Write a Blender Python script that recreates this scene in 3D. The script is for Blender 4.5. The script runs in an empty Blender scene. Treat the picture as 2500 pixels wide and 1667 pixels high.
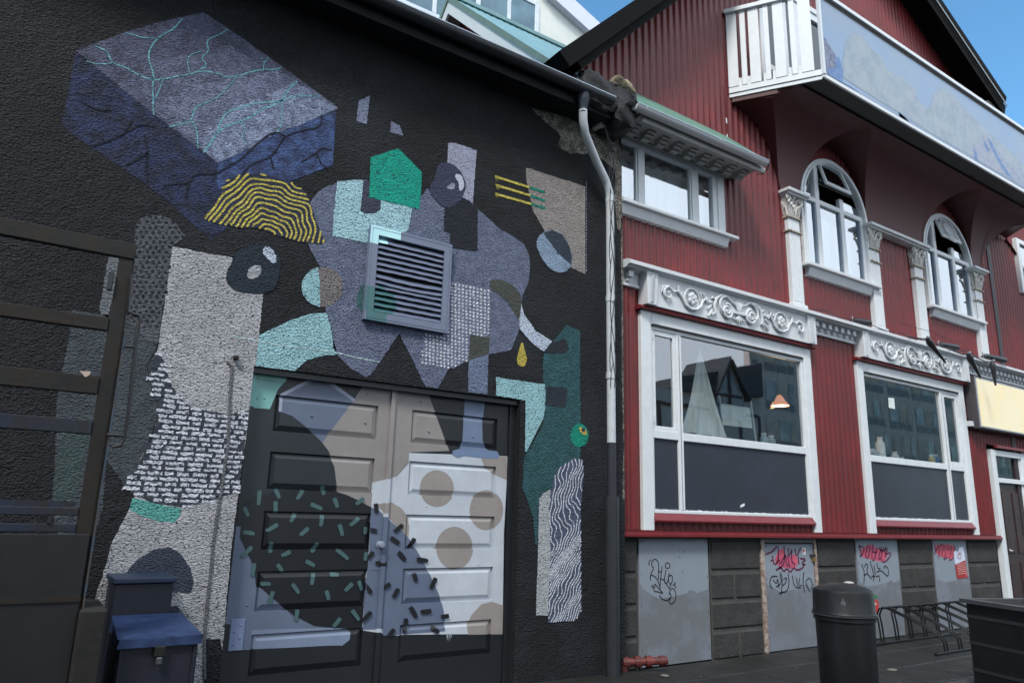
import bpy, math, random
import numpy as np
from mathutils import Vector, Matrix
from mathutils.geometry import tessellate_polygon
random.seed(7)
R = math.radians
scene = bpy.context.scene
COL = scene.collection

# ---------------------------------------------------------------- camera
F_PX, PITCH, ROLL, YAW = 1774.36, 0.231775, 0.02754, 0.58595
CAM = Vector((0, 0, 1.6))
fw = Vector((math.sin(YAW)*math.cos(PITCH), math.cos(YAW)*math.cos(PITCH), math.sin(PITCH)))
r0 = Vector((math.cos(YAW), -math.sin(YAW), 0)); u0 = r0.cross(fw)
rt = math.cos(ROLL)*r0 + math.sin(ROLL)*u0
up = -math.sin(ROLL)*r0 + math.cos(ROLL)*u0
cam_d = bpy.data.cameras.new('camera'); cam = bpy.data.objects.new('camera', cam_d); COL.objects.link(cam)
cam_d.sensor_width = 36; cam_d.lens = 36*F_PX/2500; cam_d.clip_end = 600; cam_d.clip_start = 0.05
cam.matrix_world = Matrix(((rt.x, up.x, -fw.x, CAM.x), (rt.y, up.y, -fw.y, CAM.y), (rt.z, up.z, -fw.z, CAM.z), (0, 0, 0, 1)))
scene.camera = cam
cam_d.dof.use_dof = True; cam_d.dof.focus_distance = 6.6; cam_d.dof.aperture_fstop = 2.2

# ---------------------------------------------------------------- light
scene.view_settings.view_transform = 'Standard'
scene.view_settings.look = 'None'
scene.view_settings.exposure = EXPOSURE = 1.15
SUN_EL, SUN_AZ = R(50), R(232)      # azimuth from +Y towards +X
w = bpy.data.worlds.new('World'); scene.world = w; w.use_nodes = True
nt = w.node_tree; nt.nodes.clear()
def N(t, **k):
    n = nt.nodes.new(t)
    for a, b in k.items(): setattr(n, a, b)
    return n
out = N('ShaderNodeOutputWorld'); bg = N('ShaderNodeBackground'); bg.inputs[1].default_value = 0.12
sky = N('ShaderNodeTexSky', sky_type='NISHITA', sun_disc=False); sky.sun_elevation = SUN_EL; sky.sun_rotation = SUN_AZ
sky.air_density = 1.0; sky.dust_density = 0.1; sky.ozone_density = 5.0
tc = N('ShaderNodeTexCoord'); mp = N('ShaderNodeMapping'); mp.inputs['Scale'].default_value = (1.2, 1.2, 2.2)
nz = N('ShaderNodeTexNoise'); nz.inputs['Scale'].default_value = 1.6; nz.inputs['Detail'].default_value = 5; nz.inputs['Roughness'].default_value = .5
sx = N('ShaderNodeSeparateXYZ'); ma = N('ShaderNodeMath', operation='MULTIPLY_ADD'); ma.inputs[1].default_value = -0.75; ma.inputs[2].default_value = 0.03
ad = N('ShaderNodeMath', operation='ADD'); cr = N('ShaderNodeValToRGB')
cr.color_ramp.elements[0].position = .34; cr.color_ramp.elements[1].position = .84
mx = N('ShaderNodeMix', data_type='RGBA'); mx.inputs[7].default_value = (5.3, 5.9, 6.6, 1)
L = nt.links.new
L(tc.outputs['Generated'], mp.inputs[0]); L(mp.outputs[0], nz.inputs['Vector']); L(tc.outputs['Generated'], sx.inputs[0])
L(sx.outputs[1], ma.inputs[0]); L(ma.outputs[0], ad.inputs[0]); L(nz.outputs[0], ad.inputs[1]); L(ad.outputs[0], cr.inputs[0])
L(cr.outputs[0], mx.inputs[0]); tn = N('ShaderNodeMix', data_type='RGBA', blend_type='MULTIPLY'); tn.inputs[0].default_value = 1; tn.inputs[7].default_value = (.70, 1.0, .97, 1)
L(sky.outputs[0], tn.inputs[6]); L(tn.outputs[2], mx.inputs[6]); L(mx.outputs[2], bg.inputs[0]); L(bg.outputs[0], out.inputs[0])
sd = bpy.data.lights.new('sun', 'SUN'); sd.energy = 1.45; sd.angle = R(12); sd.color = (1, .96, .9)
sun = bpy.data.objects.new('sun', sd); COL.objects.link(sun)
sdir = Vector((math.sin(SUN_AZ)*math.cos(SUN_EL), math.cos(SUN_AZ)*math.cos(SUN_EL), math.sin(SUN_EL)))
sun.rotation_euler = sdir.to_track_quat('Z', 'Y').to_euler(); sun.location = (0, 0, 20)

# ---------------------------------------------------------------- photo windows -> wall coordinates
WIN = dict(A=(0, 0, 2.8), B=(0, 540, 2.8), C=(0, 1100, 2.8), D=(740, 0, 2.8), E=(740, 540, 2.8), F=(740, 1100, 2.8),
           G=(1480, 0, 2.8), H=(1480, 540, 2.8), I=(1480, 1100, 2.8), J=(1660, 500, 2.8), K=(1660, 1060, 2.8),
           Y=(2080, 240, 5.6), P=(1540, 1300, 5.6), Q=(2060, 1300, 5.6), S=(2000, 740, 4.704), T=(1500, 640, 4.3556))
def px(c, x, y):
    o = WIN[c]; return o[0]+x/o[2], o[1]+y/o[2]
def onY(c, x, y, Y):
    a, b = px(c, x, y); d = fw + rt*((a-1250)/F_PX) - up*((b-833.5)/F_PX)
    k = Y/d.y; return (d.x*k, 1.6+d.z*k)
def tr(spec, Y):
    """spec: 'A x y x y ... B x y ...' -> list of wall (x,z) at depth Y"""
    res = []; c = 'A'; buf = []
    for t in spec.split():
        if t[0].isalpha(): c = t
        else:
            buf.append(float(t))
            if len(buf) == 2: res.append(onY(c, buf[0], buf[1], Y)); buf = []
    return res
def chaikin(p, n=2, closed=True):
    for _ in range(n):
        q = []; m = len(p)
        for i in range(m if closed else m-1):
            a, b = p[i], p[(i+1) % m]
            q += [(a[0]*.75+b[0]*.25, a[1]*.75+b[1]*.25), (a[0]*.25+b[0]*.75, a[1]*.25+b[1]*.75)]
        if not closed: q = [p[0]]+q+[p[-1]]
        p = q
    return p
def inside(p, x, y):
    c = False; j = len(p)-1
    for i in range(len(p)):
        if (p[i][1] > y) != (p[j][1] > y) and x < (p[j][0]-p[i][0])*(y-p[i][1])/(p[j][1]-p[i][1])+p[i][0]: c = not c
        j = i
    return c
def clip(sub, cv):
    """Sutherland-Hodgman, cv convex ccw"""
    o = sub
    for i in range(len(cv)):
        a, b = cv[i], cv[(i+1) % len(cv)]; s = o; o = []
        if not s: break
        f = lambda p: (b[0]-a[0])*(p[1]-a[1])-(b[1]-a[1])*(p[0]-a[0])
        for k in range(len(s)):
            p, q = s[k-1], s[k]; fp, fq = f(p), f(q)
            if (fp >= 0) != (fq >= 0):
                t = fp/(fp-fq); o.append((p[0]+(q[0]-p[0])*t, p[1]+(q[1]-p[1])*t))
            if fq >= 0: o.append(q)
    r = []
    for p in o:
        if not r or abs(p[0]-r[-1][0])+abs(p[1]-r[-1][1]) > 1e-6: r.append(p)
    return r if len(r) > 2 else []
def rough(p, step=.03, amp=.0035):
    o = []; n = len(p); per = sum(math.hypot(p[i][0]-p[i-1][0], p[i][1]-p[i-1][1]) for i in range(n))
    if per < .2: return p
    for i in range(n):
        a, b = p[i], p[(i+1) % n]; k = max(1, int(math.hypot(b[0]-a[0], b[1]-a[1])/step))
        for j in range(k):
            t = j/k; o.append((a[0]+(b[0]-a[0])*t+random.uniform(-amp, amp), a[1]+(b[1]-a[1])*t+random.uniform(-amp, amp)))
    return o
def rect(x0, x1, z0, z1): return [(x0, z0), (x1, z0), (x1, z1), (x0, z1)]
def circ(c, x, y, rx, ry, n=40, Y=6.0, rot=0):
    o = []
    for i in range(n):
        t = 2*math.pi*i/n; a, b = rx*math.cos(t), ry*math.sin(t)
        o.append(onY(c, x+a*math.cos(rot)-b*math.sin(rot), y+a*math.sin(rot)+b*math.cos(rot), Y))
    return o

# ---------------------------------------------------------------- materials
def lin(v):
    v /= 255; return v/12.92 if v <= .04045 else ((v+.055)/1.055)**2.4
GAIN = 1.0
def rgb(c, g=1.0): return (min(.9, lin(c[0])*g), min(.9, lin(c[1])*g), min(.9, lin(c[2])*g), 1)
_m = {}
def mat(name, c, rough=.6, bump=None, var=.12, c2=None, scale=6, metal=0, spec=.4, emit=None, wear=None, grain=None):
    """procedural material: base colour broken by noise, optional second colour patches, bump kinds"""
    if name in _m: return _m[name]
    m = bpy.data.materials.new(name); m.use_nodes = True; _m[name] = m
    t = m.node_tree; b = t.nodes['Principled BSDF']; l = t.links.new
    b.inputs['Roughness'].default_value = rough; b.inputs['Metallic'].default_value = metal; b.inputs['Specular IOR Level'].default_value = spec
    co = t.nodes.new('ShaderNodeTexCoord')
    ge = t.nodes.new('ShaderNodeNewGeometry')
    def noise(s, d=4, r=.6):
        n = t.nodes.new('ShaderNodeTexNoise'); n.inputs['Scale'].default_value = s; n.inputs['Detail'].default_value = d
        n.inputs['Roughness'].default_value = r; l(ge.outputs['Position'], n.inputs['Vector']); return n.outputs[0]
    def ramp(src, a, b_, ca, cb):
        r = t.nodes.new('ShaderNodeValToRGB'); e = r.color_ramp.elements
        e[0].position = a; e[1].position = b_; e[0].color = ca; e[1].color = cb; l(src, r.inputs[0]); return r.outputs[0]
    def mix(f, a, b_, blend='MIX'):
        x = t.nodes.new('ShaderNodeMix'); x.data_type = 'RGBA'; x.blend_type = blend
        for s, i in ((f, 0), (a, 6), (b_, 7)):
            if isinstance(s, bpy.types.NodeSocket): l(s, x.inputs[i])
            else: x.inputs[i].default_value = s
        return x.outputs[2]
    ca = rgb(c) if max(c) > 1 else (*c, 1)
    col = ramp(noise(scale), .3, .7, tuple(v*(1-var) for v in ca[:3])+(1,), tuple(min(.92, v*(1+var)) for v in ca[:3])+(1,))
    if c2 is not None:
        col = mix(ramp(noise(scale*1.7, 6, .7), .42, .58, (0, 0, 0, 1), (1, 1, 1, 1)), col, rgb(c2))
    if wear is not None:
        col = mix(ramp(noise(wear[1], 8, .75), wear[2], wear[2]+.05, (0, 0, 0, 1), (1, 1, 1, 1)), col, rgb(wear[0]))
    if grain is not None:      # fine specks of a second colour, scattered by noise
        col = mix(ramp(noise(64, 3, .7), grain[1], grain[1]+.10, (1, 1, 1, 1), (0, 0, 0, 1)), col, rgb(grain[0]))
    l(col, b.inputs['Base Color'])
    if bump == 'stucco':
        bm = t.nodes.new('ShaderNodeBump'); bm.inputs['Strength'].default_value = 1; bm.inputs['Distance'].default_value = .021
        a = t.nodes.new('ShaderNodeMath'); a.operation = 'ADD'
        mpn = t.nodes.new('ShaderNodeMapping'); mpn.inputs['Scale'].default_value = (.62, 1, 1.15); mpn.inputs['Rotation'].default_value = (0, .12, 0); l(ge.outputs['Position'], mpn.inputs[0])
        v = t.nodes.new('ShaderNodeTexVoronoi'); v.inputs['Scale'].default_value = 74; v.inputs['Detail'].default_value = 1; l(mpn.outputs[0], v.inputs['Vector'])
        nn = t.nodes.new('ShaderNodeTexNoise'); nn.inputs['Scale'].default_value = 54; nn.inputs['Detail'].default_value = 4; nn.inputs['Roughness'].default_value = .7; nn.inputs['Distortion'].default_value = .4; l(mpn.outputs[0], nn.inputs['Vector']); n1 = nn.outputs[0]
        a2 = t.nodes.new('ShaderNodeMath'); a2.operation = 'MULTIPLY_ADD'; a2.inputs[1].default_value = 2.2
        l(v.outputs['Distance'], a.inputs[0]); l(n1, a.inputs[1]); l(noise(7, 3, .55), a2.inputs[0]); l(a.outputs[0], a2.inputs[2]); l(a2.outputs[0], bm.inputs['Height']); l(bm.outputs[0], b.inputs['Normal'])
    elif bump:
        bm = t.nodes.new('ShaderNodeBump'); bm.inputs['Strength'].default_value = .7; bm.inputs['Distance'].default_value = bump[1]
        l(noise(bump[0], 5, .6), bm.inputs['Height']); l(bm.outputs[0], b.inputs['Normal'])
    if emit:
        b.inputs['Emission Color'].default_value = (*emit[0], 1); b.inputs['Emission Strength'].default_value = emit[1]
    return m
def paint(c, c2=None, grain=True, var=.10, scale=5):
    if sum(c) > 300: c = tuple(min(250, round(v*1.09)) for v in c); c2 = tuple(min(250, round(v*1.09)) for v in c2) if c2 else None
    return mat('wall_paint_%d_%d_%d%s' % (*c, '_mottled' if c2 else ''), c, .62, 'stucco', var, c2, scale, spec=.25,
               grain=((38, 42, 50), .35) if grain and sum(c) > 190 else None, wear=((50, 54, 62), 15, .715) if sum(c) > 240 else None)
def gloss(c):
    if sum(c) > 300: c = tuple(min(250, round(v*1.09)) for v in c)
    return mat('door_paint_%d_%d_%d' % c, c, .40, (25, .0014), .08, None, 5, spec=.45, wear=((96, 96, 96), 26, .74))
def glass(name, fac, tint=(.90, .95, .96)):
    m = bpy.data.materials.new(name); m.use_nodes = True; t = m.node_tree; t.nodes.clear()
    o = t.nodes.new('ShaderNodeOutputMaterial'); x = t.nodes.new('ShaderNodeMixShader')
    a = t.nodes.new('ShaderNodeBsdfTransparent'); a.inputs[0].default_value = (*tint, 1)
    g = t.nodes.new('ShaderNodeBsdfGlossy'); g.inputs['Roughness'].default_value = .004; g.inputs[0].default_value = (.92, .96, 1, 1)
    lw = t.nodes.new('ShaderNodeLayerWeight'); lw.inputs[0].default_value = .3
    mm = t.nodes.new('ShaderNodeMath'); mm.operation = 'MULTIPLY_ADD'; mm.inputs[1].default_value = .5; mm.inputs[2].default_value = fac; mm.use_clamp = True
    ns = t.nodes.new('ShaderNodeTexNoise'); ns.inputs['Scale'].default_value = 1.3
    bp = t.nodes.new('ShaderNodeBump'); bp.inputs['Strength'].default_value = .25; bp.inputs['Distance'].default_value = .004
    ge = t.nodes.new('ShaderNodeNewGeometry'); l = t.links.new
    l(ge.outputs['Position'], ns.inputs[0]); l(ns.outputs[0], bp.inputs['Height']); l(bp.outputs[0], g.inputs['Normal'])
    l(lw.outputs['Fresnel'], mm.inputs[0]); l(mm.outputs[0], x.inputs[0]); l(a.outputs[0], x.inputs[1]); l(g.outputs[0], x.inputs[2]); l(x.outputs[0], o.inputs[0])
    return m

# ---------------------------------------------------------------- mesh helpers
def tag(o, label=None, cat=None, group=None, kind=None):
    for k, v in (('label', label), ('category', cat), ('group', group), ('kind', kind)):
        if v: o[k] = v
    return o
def thing(name, label, cat, loc=(0, 0, 0), group=None):
    o = bpy.data.objects.new(name, None); COL.objects.link(o); o.location = loc; o.empty_display_size = .2
    return tag(o, label, cat, group)
def wloc(o):
    v = Vector(o.location)
    if o.parent: v = v+o.matrix_parent_inverse.translation+wloc(o.parent)
    return v
class MB:
    def __init__(s): s.v = []; s.f = []; s.m = []; s.mats = []
    def mi(s, m):
        if m not in s.mats: s.mats.append(m)
        return s.mats.index(m)
    def face(s, pts, m):
        i = len(s.v); s.v += [tuple(p) for p in pts]; s.f.append(tuple(range(i, i+len(pts)))); s.m.append(s.mi(m)); return s
    def box(s, x0, x1, y0, y1, z0, z1, m, tf=None):
        if x0 > x1: x0, x1 = x1, x0
        if y0 > y1: y0, y1 = y1, y0
        if z0 > z1: z0, z1 = z1, z0
        c = [(x, y, z) for z in (z0, z1) for y in (y0, y1) for x in (x0, x1)]
        if tf: c = [tuple(tf(Vector(p))) for p in c]
        i = len(s.v); s.v += c; k = s.mi(m)
        for f in ((0, 2, 3, 1), (4, 5, 7, 6), (0, 1, 5, 4), (2, 6, 7, 3), (0, 4, 6, 2), (1, 3, 7, 5)):
            s.f.append(tuple(i+a for a in f)); s.m.append(k)
        return s
    def bbox(s, x0, x1, y0, y1, z0, z1, m, b=.006):
        """box with chamfered edges"""
        if x0 > x1: x0, x1 = x1, x0
        if y0 > y1: y0, y1 = y1, y0
        if z0 > z1: z0, z1 = z1, z0
        X, Y, Z = (x0, x1), (y0, y1), (z0, z1); i = len(s.v); k = s.mi(m); idx = {}
        for a in (0, 1):
            for bq in (0, 1):
                for c in (0, 1):
                    sx_, sy_, sz_ = (1-2*a)*b, (1-2*bq)*b, (1-2*c)*b
                    for d in range(3):
                        p = [X[a], Y[bq], Z[c]]
                        for e, o in enumerate((sx_, sy_, sz_)):
                            if e != d: p[e] += o
                        idx[(a, bq, c, d)] = len(s.v); s.v.append(tuple(p))
        def add(f): s.f.append(tuple(f)); s.m.append(k)
        for a in (0, 1):
            o = [(0, 0), (1, 0), (1, 1), (0, 1)]
            add([idx[(a, p, q, 0)] for p, q in (o if a else o[::-1])])
            add([idx[(p, a, q, 1)] for p, q in (o[::-1] if a else o)])
            add([idx[(p, q, a, 2)] for p, q in (o if a else o[::-1])])
            for c in (0, 1):
                add([idx[(0, a, c, 1)], idx[(1, a, c, 1)], idx[(1, a, c, 2)], idx[(0, a, c, 2)]])
                add([idx[(a, 0, c, 0)], idx[(a, 1, c, 0)], idx[(a, 1, c, 2)], idx[(a, 0, c, 2)]])
                add([idx[(a, c, 0, 0)], idx[(a, c, 1, 0)], idx[(a, c, 1, 1)], idx[(a, c, 0, 1)]])
                for d in (0, 1): add([idx[(a, c, d, 0)], idx[(a, c, d, 1)], idx[(a, c, d, 2)]])
        return s
    def flat(s, poly, y, m):
        """filled polygon in (x,z) on plane y (y may be a function)"""
        if len(poly) < 3: return s
        yf = y if callable(y) else (lambda a, b: y)
        tris = tessellate_polygon([[Vector((p[0], p[1], 0)) for p in poly]])
        i = len(s.v); s.v += [(p[0], yf(*p), p[1]) for p in poly]; k = s.mi(m)
        for t in tris:
            a, b, c = (poly[j] for j in t)
            ar = (b[0]-a[0])*(c[1]-a[1])-(b[1]-a[1])*(c[0]-a[0])
            if abs(ar) < 1e-10: continue
            if ar < 0: t = t[::-1]
            s.f.append(tuple(i+j for j in t)); s.m.append(k)
        return s
    def prism(s, poly, y0, y1, m):
        """solid from (x,z) outline between y0 (front) and y1"""
        a = sum(poly[i-1][0]*poly[i][1]-poly[i][0]*poly[i-1][1] for i in range(len(poly)))
        if a < 0: poly = poly[::-1]
        s.flat(poly, y0, m)
        i = len(s.v); n = len(poly); k = s.mi(m)
        s.v += [(p[0], y0, p[1]) for p in poly]+[(p[0], y1, p[1]) for p in poly]
        for j in range(n):
            q = (j+1) % n; s.f.append((i+j, i+n+j, i+n+q, i+q)); s.m.append(k)
        return s
    def sweep(s, prof, a, b, m, axis='x'):
        """extrude closed (y,z) profile from x=a to x=b (or (x,z) along y)"""
        i = len(s.v); n = len(prof); k = s.mi(m)
        for t in (a, b):
            s.v += [((t, p[0], p[1]) if axis == 'x' else (p[0], t, p[1])) for p in prof]
        for j in range(n):
            q = (j+1) % n; s.f.append((i+j, i+q, i+n+q, i+n+j)); s.m.append(k)
        s.f.append(tuple(range(i, i+n))[::-1]); s.m.append(k); s.f.append(tuple(range(i+n, i+2*n))); s.m.append(k)
        return s
    def tube(s, pts, r, m, n=10, cap=True):
        pts = [Vector(p) for p in pts]; rr = r if isinstance(r, (list, tuple)) else [r]*len(pts)
        i = len(s.v); k = s.mi(m); ref = None
        for j, p in enumerate(pts):
            d = (pts[min(j+1, len(pts)-1)]-pts[max(j-1, 0)]).normalized()
            if ref is None:
                ref = Vector((0, 0, 1)) if abs(d.z) < .9 else Vector((0, 1, 0))
            u = (ref-d*ref.dot(d)).normalized(); ref = u; v = d.cross(u)
            for q in range(n):
                t = 2*math.pi*q/n; s.v.append(tuple(p+(u*math.cos(t)+v*math.sin(t))*rr[j]))
        for j in range(len(pts)-1):
            for q in range(n):
                a = i+j*n+q; b = i+j*n+(q+1) % n; s.f.append((a, b, b+n, a+n)); s.m.append(k)
        if cap:
            s.f.append(tuple(i+q for q in range(n))[::-1]); s.m.append(k)
            e = i+(len(pts)-1)*n; s.f.append(tuple(e+q for q in range(n))); s.m.append(k)
        return s
    def lathe(s, prof, c, m, n=40, sx=1, sy=1, tf=None):
        i = len(s.v); k = s.mi(m)
        for r, z in prof:
            for q in range(n):
                t = 2*math.pi*q/n; p = Vector((r*math.cos(t)*sx, r*math.sin(t)*sy, z))
                if tf: p = tf(p)
                s.v.append(tuple(Vector(c)+p))
        for j in range(len(prof)-1):
            for q in range(n):
                a = i+j*n+q; b = i+j*n+(q+1) % n; s.f.append((a, b, b+n, a+n)); s.m.append(k)
        return s
    def blob(s, c, rx, ry, rz, m, n=10, tf=None):
        return s.lathe([(math.sin(math.pi*j/6)*1, -math.cos(math.pi*j/6)) for j in range(7)], (0, 0, 0), m, n,
                       tf=lambda p: Vector(c)+(tf(Vector((p.x*rx, p.y*ry, p.z*rz))) if tf else Vector((p.x*rx, p.y*ry, p.z*rz))))
    def ribbon(s, pts, w, y, m, closed=False):
        """painted stroke in (x,z)"""
        n = len(pts); L_ = []; k = s.mi(m)
        for j in range(n):
            a = pts[(j-1) % n if closed else max(j-1, 0)]; b = pts[(j+1) % n if closed else min(j+1, n-1)]
            dx, dz = b[0]-a[0], b[1]-a[1]; h = math.hypot(dx, dz) or 1
            ww = w[j] if isinstance(w, (list, tuple)) else w
            L_.append(((pts[j][0]+dz/h*ww/2, pts[j][1]-dx/h*ww/2), (pts[j][0]-dz/h*ww/2, pts[j][1]+dx/h*ww/2)))
        i = len(s.v)
        for a, b in L_: s.v += [(a[0], y, a[1]), (b[0], y, b[1])]
        for j in range(n if closed else n-1):
            q = (j+1) % n; s.f.append((i+2*j, i+2*q, i+2*q+1, i+2*j+1)); s.m.append(k)
        return s
    def build(s, name, parent=None, label=None, smooth=False, **kw):
        me = bpy.data.meshes.new(name); me.from_pydata(s.v, [], s.f)
        for m in s.mats: me.materials.append(m)
        me.polygons.foreach_set('material_index', s.m)
        if smooth:
            me.polygons.foreach_set('use_smooth', [True]*len(s.f))
        me.update(); o = bpy.data.objects.new(name, me); COL.objects.link(o)
        if smooth:
            import bmesh
            bm = bmesh.new(); bm.from_mesh(me); bmesh.ops.remove_doubles(bm, verts=bm.verts, dist=1e-5)
            for e in bm.edges:
                if len(e.link_faces) == 2 and e.calc_face_angle(0) > R(38): e.smooth = False
            bm.to_mesh(me); bm.free()
        if parent:
            o.parent = parent; o.matrix_parent_inverse = Matrix.Translation(-wloc(parent))
        tag(o, label, **kw); return o
def contours(field, x0, x1, y0, y1, step, levels, ok):
    """marching squares -> segments in window coordinates"""
    xs = np.arange(x0, x1+step, step); ys = np.arange(y0, y1+step, step)
    g = np.array([[field(x, y) for x in xs] for y in ys]); out_ = []
    for lv in levels:
        for j in range(len(ys)-1):
            for i in range(len(xs)-1):
                c = ((xs[i], ys[j], g[j, i]), (xs[i+1], ys[j], g[j, i+1]), (xs[i+1], ys[j+1], g[j+1, i+1]), (xs[i], ys[j+1], g[j+1, i]))
                pts = []
                for k in range(4):
                    a, b = c[k], c[(k+1) % 4]
                    if (a[2] < lv) != (b[2] < lv):
                        t = (lv-a[2])/(b[2]-a[2]); pts.append((a[0]+(b[0]-a[0])*t, a[1]+(b[1]-a[1])*t))
                if len(pts) >= 2 and ok(*pts[0]) and ok(*pts[1]): out_.append((pts[0], pts[1]))
    return out_
def wob(x, y): return math.sin(x*1.3+y*.7)+math.sin(x*.5-y*1.9+1.3)+.7*math.sin(x*2.7+y*2.3+.4)
# ================================================================ ground
MW = 6.0          # mural wall plane
RW = 6.1          # red facade plane
asph = mat('wet_asphalt', (44, 44, 44), .45, (30, .006), .3, (36, 36, 37), 1.3)
g = MB(); g.face([(-80, -80, 0), (120, -80, 0), (120, 140, 0), (-80, 140, 0)], asph); g.build('ground', kind='structure')
g = MB(); pav = mat('pavement_slabs', (40, 39, 38), .55, (14, .012), .35, (30, 31, 30), 1.7, wear=((58, 56, 53), 6, .64))
for i in range(26):
    for j in range(3):
        x = -2+i*.62; y = 4.15+j*.62
        g.bbox(x+.006, x+.614, y+.006, y+.614, .012, .05+random.uniform(0, .006), pav, .008)
g.box(-12, 30, 3.98, 4.12, .0, .055, mat('kerb_stone', (66, 65, 64), .7, (20, .006), .2))
g.build('pavement', kind='structure')

# ================================================================ building with the mural
black = mat('black_masonry_paint', (34, 37, 42), .62, 'stucco', .3, (26, 28, 33), .9, spec=.3, wear=((50, 52, 55), 5, .66))
mb = thing('painted_house', 'black rendered building covered by a large abstract mural, with double doors and louvred vent', 'building', (2, MW, 0))
HOLE = (1.47, 4.10, 2.71)
WRECT = [rect(-7, 5.50, HOLE[2], 6.42), rect(-7, HOLE[0], -.05, HOLE[2]), rect(HOLE[1], 5.50, -.05, HOLE[2])]
b = MB()
for r_ in WRECT: b.flat(r_, MW, black)
b.box(HOLE[0]-.002, HOLE[0], MW, MW+.16, 0, HOLE[2], black); b.box(HOLE[1], HOLE[1]+.002, MW, MW+.16, 0, HOLE[2], black)
b.box(HOLE[0], HOLE[1], MW, MW+.16, HOLE[2], HOLE[2]+.002, black)
b.box(5.498, 5.5, MW+.001, MW+3, -.05, 6.42, black)
b.box(-7, 5.497, MW+3, MW+3.2, 0, 6.3, black)
wall = b.build('wall', mb)
motif = {}
def Wp(name, layer, m, spec, sm=0, lab=None):
    poly = tr(spec, MW) if isinstance(spec, str) else spec
    if sm: poly = chaikin(poly, sm)
    poly = rough(poly)
    mbx = motif.setdefault(name, [MB(), lab]); mbx[1] = mbx[1] or lab
    for cv in WRECT:
        q = clip(poly, cv)
        if q: mbx[0].flat(q, MW-.0012*layer, m)
    return poly
def Wr(name, layer, m, spec, wpx, sm=1, jit=0):
    p = chaikin(tr(spec, MW), sm, False); motif.setdefault(name, [MB(), None])[0].ribbon(p, wpx*.00112, MW-.0012*layer, m)

# --- floating stone block
def ragged(poly, amp, n=4):
    o = []
    for i in range(len(poly)):
        a, c_ = poly[i], poly[(i+1) % len(poly)]
        for k in range(n):
            t = k/n; o.append((a[0]+(c_[0]-a[0])*t+random.uniform(-amp, amp), a[1]+(c_[1]-a[1])*t+random.uniform(-amp, amp)))
    return o
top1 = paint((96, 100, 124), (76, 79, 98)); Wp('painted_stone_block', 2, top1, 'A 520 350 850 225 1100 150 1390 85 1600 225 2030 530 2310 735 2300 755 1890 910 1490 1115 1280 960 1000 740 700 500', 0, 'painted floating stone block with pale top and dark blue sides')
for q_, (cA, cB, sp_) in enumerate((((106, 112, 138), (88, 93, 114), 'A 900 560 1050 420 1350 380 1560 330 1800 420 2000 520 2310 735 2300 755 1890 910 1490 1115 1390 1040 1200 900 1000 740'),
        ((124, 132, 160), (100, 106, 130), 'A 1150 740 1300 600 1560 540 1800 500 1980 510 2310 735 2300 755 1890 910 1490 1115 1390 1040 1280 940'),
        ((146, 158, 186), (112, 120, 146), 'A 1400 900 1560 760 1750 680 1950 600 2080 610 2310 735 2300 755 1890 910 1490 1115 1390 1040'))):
    Wp('painted_stone_block', 2.4+.3*q_, paint(cA, cB, scale=9), clip(rough(rough(tr(sp_, MW), .08, .035), .03, .02), tr('A 1490 1115 2310 740 1390 85 520 350', MW)))  # nested paler patches paint in the stone's light fall-off towards the left
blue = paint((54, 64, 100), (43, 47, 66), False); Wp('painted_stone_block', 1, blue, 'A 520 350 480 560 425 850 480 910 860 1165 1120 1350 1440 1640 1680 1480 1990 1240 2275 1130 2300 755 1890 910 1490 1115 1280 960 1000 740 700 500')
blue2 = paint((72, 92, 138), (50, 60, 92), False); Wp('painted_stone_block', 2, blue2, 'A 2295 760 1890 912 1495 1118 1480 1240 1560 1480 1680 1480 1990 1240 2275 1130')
teal = paint((116, 172, 184), None, True)
for wv, sp in ((13, 'A 650 315 735 355 750 400 775 435 850 460 920 500 960 525 1040 548 1110 548 1210 522 1300 510 1355 490 1420 492 1500 505 1540 530 1620 525 1720 490 1800 478 1880 480 1920 465'),
    (10, 'A 590 420 640 440 740 440 775 430'), (10, 'A 850 230 920 240 960 260 1060 265'),
    (14, 'A 1245 130 1190 200 1110 240 1060 280 1030 330 1015 370 1020 430 1050 500 1045 600 1045 700 1050 790'),
    (13, 'A 1555 205 1500 240 1430 265 1410 300 1430 350 1370 400 1420 450 1350 490'),
    (13, 'A 1155 870 1230 850 1310 830 1320 760 1360 720 1420 700'), (13, 'A 1310 830 1345 880 1350 960 1350 1020'),
    (18, 'A 1390 1045 1440 980 1490 900 1560 860 1640 830 1720 800 1780 750 1850 730 1930 690 1970 610 2030 560'),
    (15, 'A 1490 900 1510 820 1560 760 1640 740 1700 715 1830 700 1930 690'), (12, 'A 1640 830 1680 870 1650 930 1680 990'),
    (13, 'A 1930 690 1925 790 1930 850 1890 910'), (13, 'A 1930 690 2020 655 2190 660'), (12, 'A 1835 395 1800 440 1800 478'), (10, 'A 1780 380 1800 430'),
    (9, 'A 1110 548 1090 620 1050 690'), (9, 'A 1620 525 1560 590 1500 660 1420 700'), (8, 'A 1300 510 1280 440 1290 380 1380 350')):
    Wr('painted_stone_block', 4, teal, sp, wv*.8)
crk = paint((34, 38, 52), None, False)
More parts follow.
